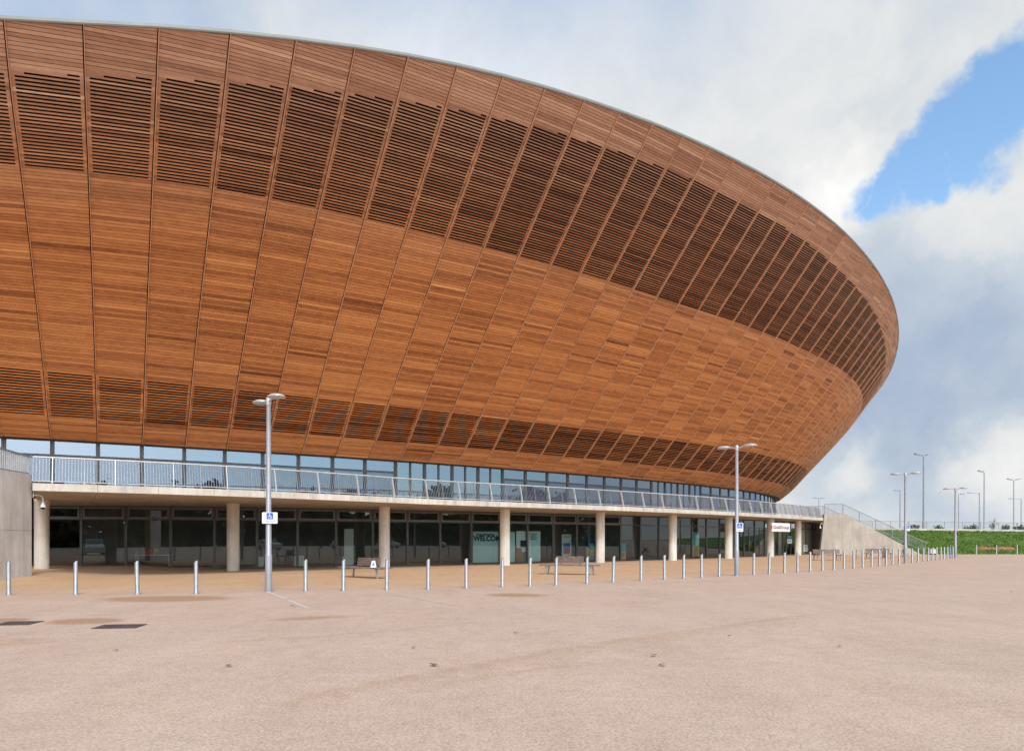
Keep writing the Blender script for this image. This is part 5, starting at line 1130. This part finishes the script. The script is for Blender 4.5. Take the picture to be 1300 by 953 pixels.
# ------------------------------------------------------------------ parked car (mirrored in the left window)
def make_car(loc, rz, paint, lab):
    t = thing('parked_car', lab, 'car', loc, rz, 'cars parked opposite the building')
    side_ = [(-2.1, .35), (-2.15, .75), (-2.05, 1.0), (-1.75, 1.08), (-1.35, 1.55), (-.9, 1.66), (.35, 1.66), (1.0, 1.14), (1.9, .98), (2.15, .8), (2.2, .4), (1.85, .28), (-1.8, .28)]
    mb = MB(); W_ = .88
    def ring(y, k): return [Vector((x, y * (1 - (.16 if z > 1.1 else 0) * k), z)) for x, z in side_]
    A = ring(-W_, 1); B = ring(W_, 1); n = len(side_)
    mb.poly(A + B, [tuple(range(n)), tuple(range(2 * n - 1, n - 1, -1))] + [(i, i + n, (i + 1) % n + n, (i + 1) % n) for i in range(n)], 0)
    fixn(mb.build('body', paint, t))
    mb = MB(); mb.poly([(1.0 + .03, -.72, 1.14 + .03), (1.03, .72, 1.17), (.40, .66, 1.64), (.40, -.66, 1.64)], [(0, 1, 2, 3)], 0); mb.build('windscreen', M['carglass'], t)
    for s in (-1, 1):
        mb = MB(); y = s * .875; mb.poly([(-1.3, y * .985, 1.12), (.85, y * .985, 1.12), (.3, s * .752, 1.58), (-1.1, s * .752, 1.58)], [(0, 1, 2, 3)], 0); mb.build('side_window', M['carglass'], t)
        for x in (-1.35, 1.35):
            mb = MB(); mb.tube([(x, s * .72, .33), (x, s * .9, .33)], .33, 18); wv = mb.build('wheel', M['black'], t); mb = MB(); mb.tube([(x, s * .895, .33), (x, s * .91, .33)], .2, 14); mb.build('rim', M['steel'], wv)
        mb = MB(); mb.box((2.1, s * .62 - .16, .72), (2.2, s * .62 + .16, .86)); mb.build('headlight', M['white'], t)
    return t
make_car((-21.7, 14.5, 0), 1.25, M['carpaint'], 'dark blue parked car facing the building, mirrored in the left window')
pc = make_car((-30, -2, 0), 1.3, M['vanwhite'], 'white parked car across the car park, mirrored dimly in the ground floor glass')
for x, y in ((-14, -16), (4, -18), (22, -20), (40, -18), (58, -14), (74, -8)):
    o = copy_tree(pc); o.location = (x, y, 0); o.rotation_euler.z = 1.57 + random.uniform(-.1, .1)

# ------------------------------------------------------------------ light, sky, camera
SUN_EL, SUN_DIR = math.radians(SUNP[0]), Vector((math.sin(math.radians(SUNP[1])), -math.cos(math.radians(SUNP[1])), 0))    # the sun stands behind the camera
sdir = Vector((SUN_DIR.x * math.cos(SUN_EL), SUN_DIR.y * math.cos(SUN_EL), math.sin(SUN_EL)))
ld = bpy.data.lights.new('sun', 'SUN'); ld.energy = SUNP[2]; ld.angle = math.radians(SUNP[3]); ld.color = (1., .955, .89)
lo = bpy.data.objects.new('sun', ld); COL.objects.link(lo); lo.rotation_euler = (-sdir).to_track_quat('-Z', 'Y').to_euler(); lo.location = (0, -20, 40)
w = bpy.data.worlds.new('World'); sc.world = w; w.use_nodes = True; nt = w.node_tree; nt.nodes.clear()
out = nt.nodes.new('ShaderNodeOutputWorld'); bg = nt.nodes.new('ShaderNodeBackground'); L(nt, bg.outputs[0], out.inputs[0])
STR = .12; bg.inputs['Strength'].default_value = STR
sky = N(nt, 'ShaderNodeTexSky', sky_type='NISHITA'); sky.sun_disc = False; sky.sun_elevation = SUN_EL; sky.sun_rotation = math.atan2(sdir.x, sdir.y); sky.ozone_density = 2.2; sky.dust_density = .6; sky.air_density = 1.2
dirn = nt.nodes.new('ShaderNodeTexCoord').outputs['Generated']
nv = N(nt, 'ShaderNodeTexNoise'); nv.inputs['Scale'].default_value = 7.; nv.inputs['Detail'].default_value = 6.; nv.inputs['Roughness'].default_value = .62; L(nt, dirn, nv.inputs['Vector'])
def vm(op, a, b_):
    m = N(nt, 'ShaderNodeVectorMath', operation=op)
    for s, v in ((0, a), (1, b_)):
        if isinstance(v, (tuple, list, Vector)): m.inputs[s].default_value = tuple(v)
        else: L(nt, v, m.inputs[s])
    return m
off = vm('MULTIPLY', vm('SUBTRACT', nv.outputs['Color'], (.5, .5, .5)).outputs[0], (WARP, WARP, WARP)).outputs[0]
wdir = vm('NORMALIZE', vm('ADD', dirn, off).outputs[0], (0, 0, 0)).outputs[0]
def pdir(px, py): return Vector(((px - CX_) / F_, 1., (YH_ - py) / F_)).normalized()
def blob(px, py, r0, r1, src=None, d=None):                           # 1 inside r0 radians of the direction, 0 outside r1
    v = vm('DISTANCE', src or wdir, d or pdir(px, py))
    mr = N(nt, 'ShaderNodeMapRange', interpolation_type='SMOOTHSTEP'); mr.inputs['From Min'].default_value = r0; mr.inputs['From Max'].default_value = r1; mr.inputs['To Min'].default_value = 1.; mr.inputs['To Max'].default_value = 0.
    L(nt, v.outputs['Value'], mr.inputs['Value']); return mr.outputs[0]
def mx(*a):
    r = a[0]
    for q in a[1:]: r = mth(nt, 'MAXIMUM', r, q)
    return r
gap = mx(blob(1225, 190, .03, .05), blob(1262, 158, .03, .055), blob(1298, 118, .03, .055), blob(1180, 228, .025, .045), blob(1130, 246, .018, .04), blob(1098, 238, .0, .03), blob(1310, 80, .01, .04), mth(nt, 'MULTIPLY', blob(40, -130, .10, .30), .42), mth(nt, 'MULTIPLY', blob(640, -560, .2, .5), .6), mth(nt, 'MULTIPLY', blob(0, 0, .5, .95, None, Vector((-.55, -.35, .75)).normalized()), .75), mth(nt, 'MULTIPLY', blob(0, 0, .3, .7, None, Vector((.8, -.5, .35)).normalized()), .7))
cn = noise(nt, dirn, 3.4, 9, .6); cn2 = noise(nt, wdir, 9., 6, .6)
# brightness of the cloud sheet
b0 = mth(nt, 'ADD', .60, mth(nt, 'MULTIPLY', mth(nt, 'SUBTRACT', cn, .5), .55))
b0 = mth(nt, 'ADD', b0, mth(nt, 'MULTIPLY', mth(nt, 'SUBTRACT', cn2, .5), .42))
for px, py, r0, r1, a in SKYB: b0 = mth(nt, 'ADD', b0, mth(nt, 'MULTIPLY', blob(px, py, r0, r1), a))
cloud = ramp(nt, mth(nt, 'MULTIPLY', b0, 1.0, True), [(.0, (.27, .345, .47)), (.3, (.375, .455, .585)), (.5, (.51, .575, .65)), (.7, (.70, .72, .73)), (.88, (.82, .82, .81)), (1., (.90, .90, .88))])
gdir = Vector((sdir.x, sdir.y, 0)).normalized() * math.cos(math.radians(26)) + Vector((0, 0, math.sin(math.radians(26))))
glow = blob(0, 0, .15, 1.25, dirn, gdir)  # unseen bright sky patch added low behind the camera to light the facade
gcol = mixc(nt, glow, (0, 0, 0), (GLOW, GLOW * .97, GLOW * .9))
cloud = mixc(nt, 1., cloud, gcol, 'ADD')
cl = vm('SCALE', cloud, (0, 0, 0)); cl.inputs['Scale'].default_value = 1 / STR
skyc = vm('MULTIPLY', sky.outputs[0], (SKYM[0], SKYM[1], SKYM[2])).outputs[0]
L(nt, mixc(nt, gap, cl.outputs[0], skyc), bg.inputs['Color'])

cam = bpy.data.cameras.new('camera'); co_ = bpy.data.objects.new('camera', cam); COL.objects.link(co_)
co_.location = (0, 0, EYE); co_.rotation_euler = (PI / 2, 0, 0)
cam.sensor_width = 36; cam.lens = 36 * F_ / 1300; cam.shift_x = (650 - CX_) / 1300; cam.shift_y = (YH_ - 476.5) / 1300; cam.clip_end = 9000; cam.clip_start = .1
sc.camera = co_
vs = sc.view_settings; vs.view_transform = 'Standard'; vs.look = 'None'; vs.exposure = EXPO; vs.gamma = 1; vs.use_curve_mapping = False
sc.cycles.max_bounces = 8; sc.cycles.diffuse_bounces = 4; sc.cycles.glossy_bounces = 4; sc.cycles.transparent_max_bounces = 12
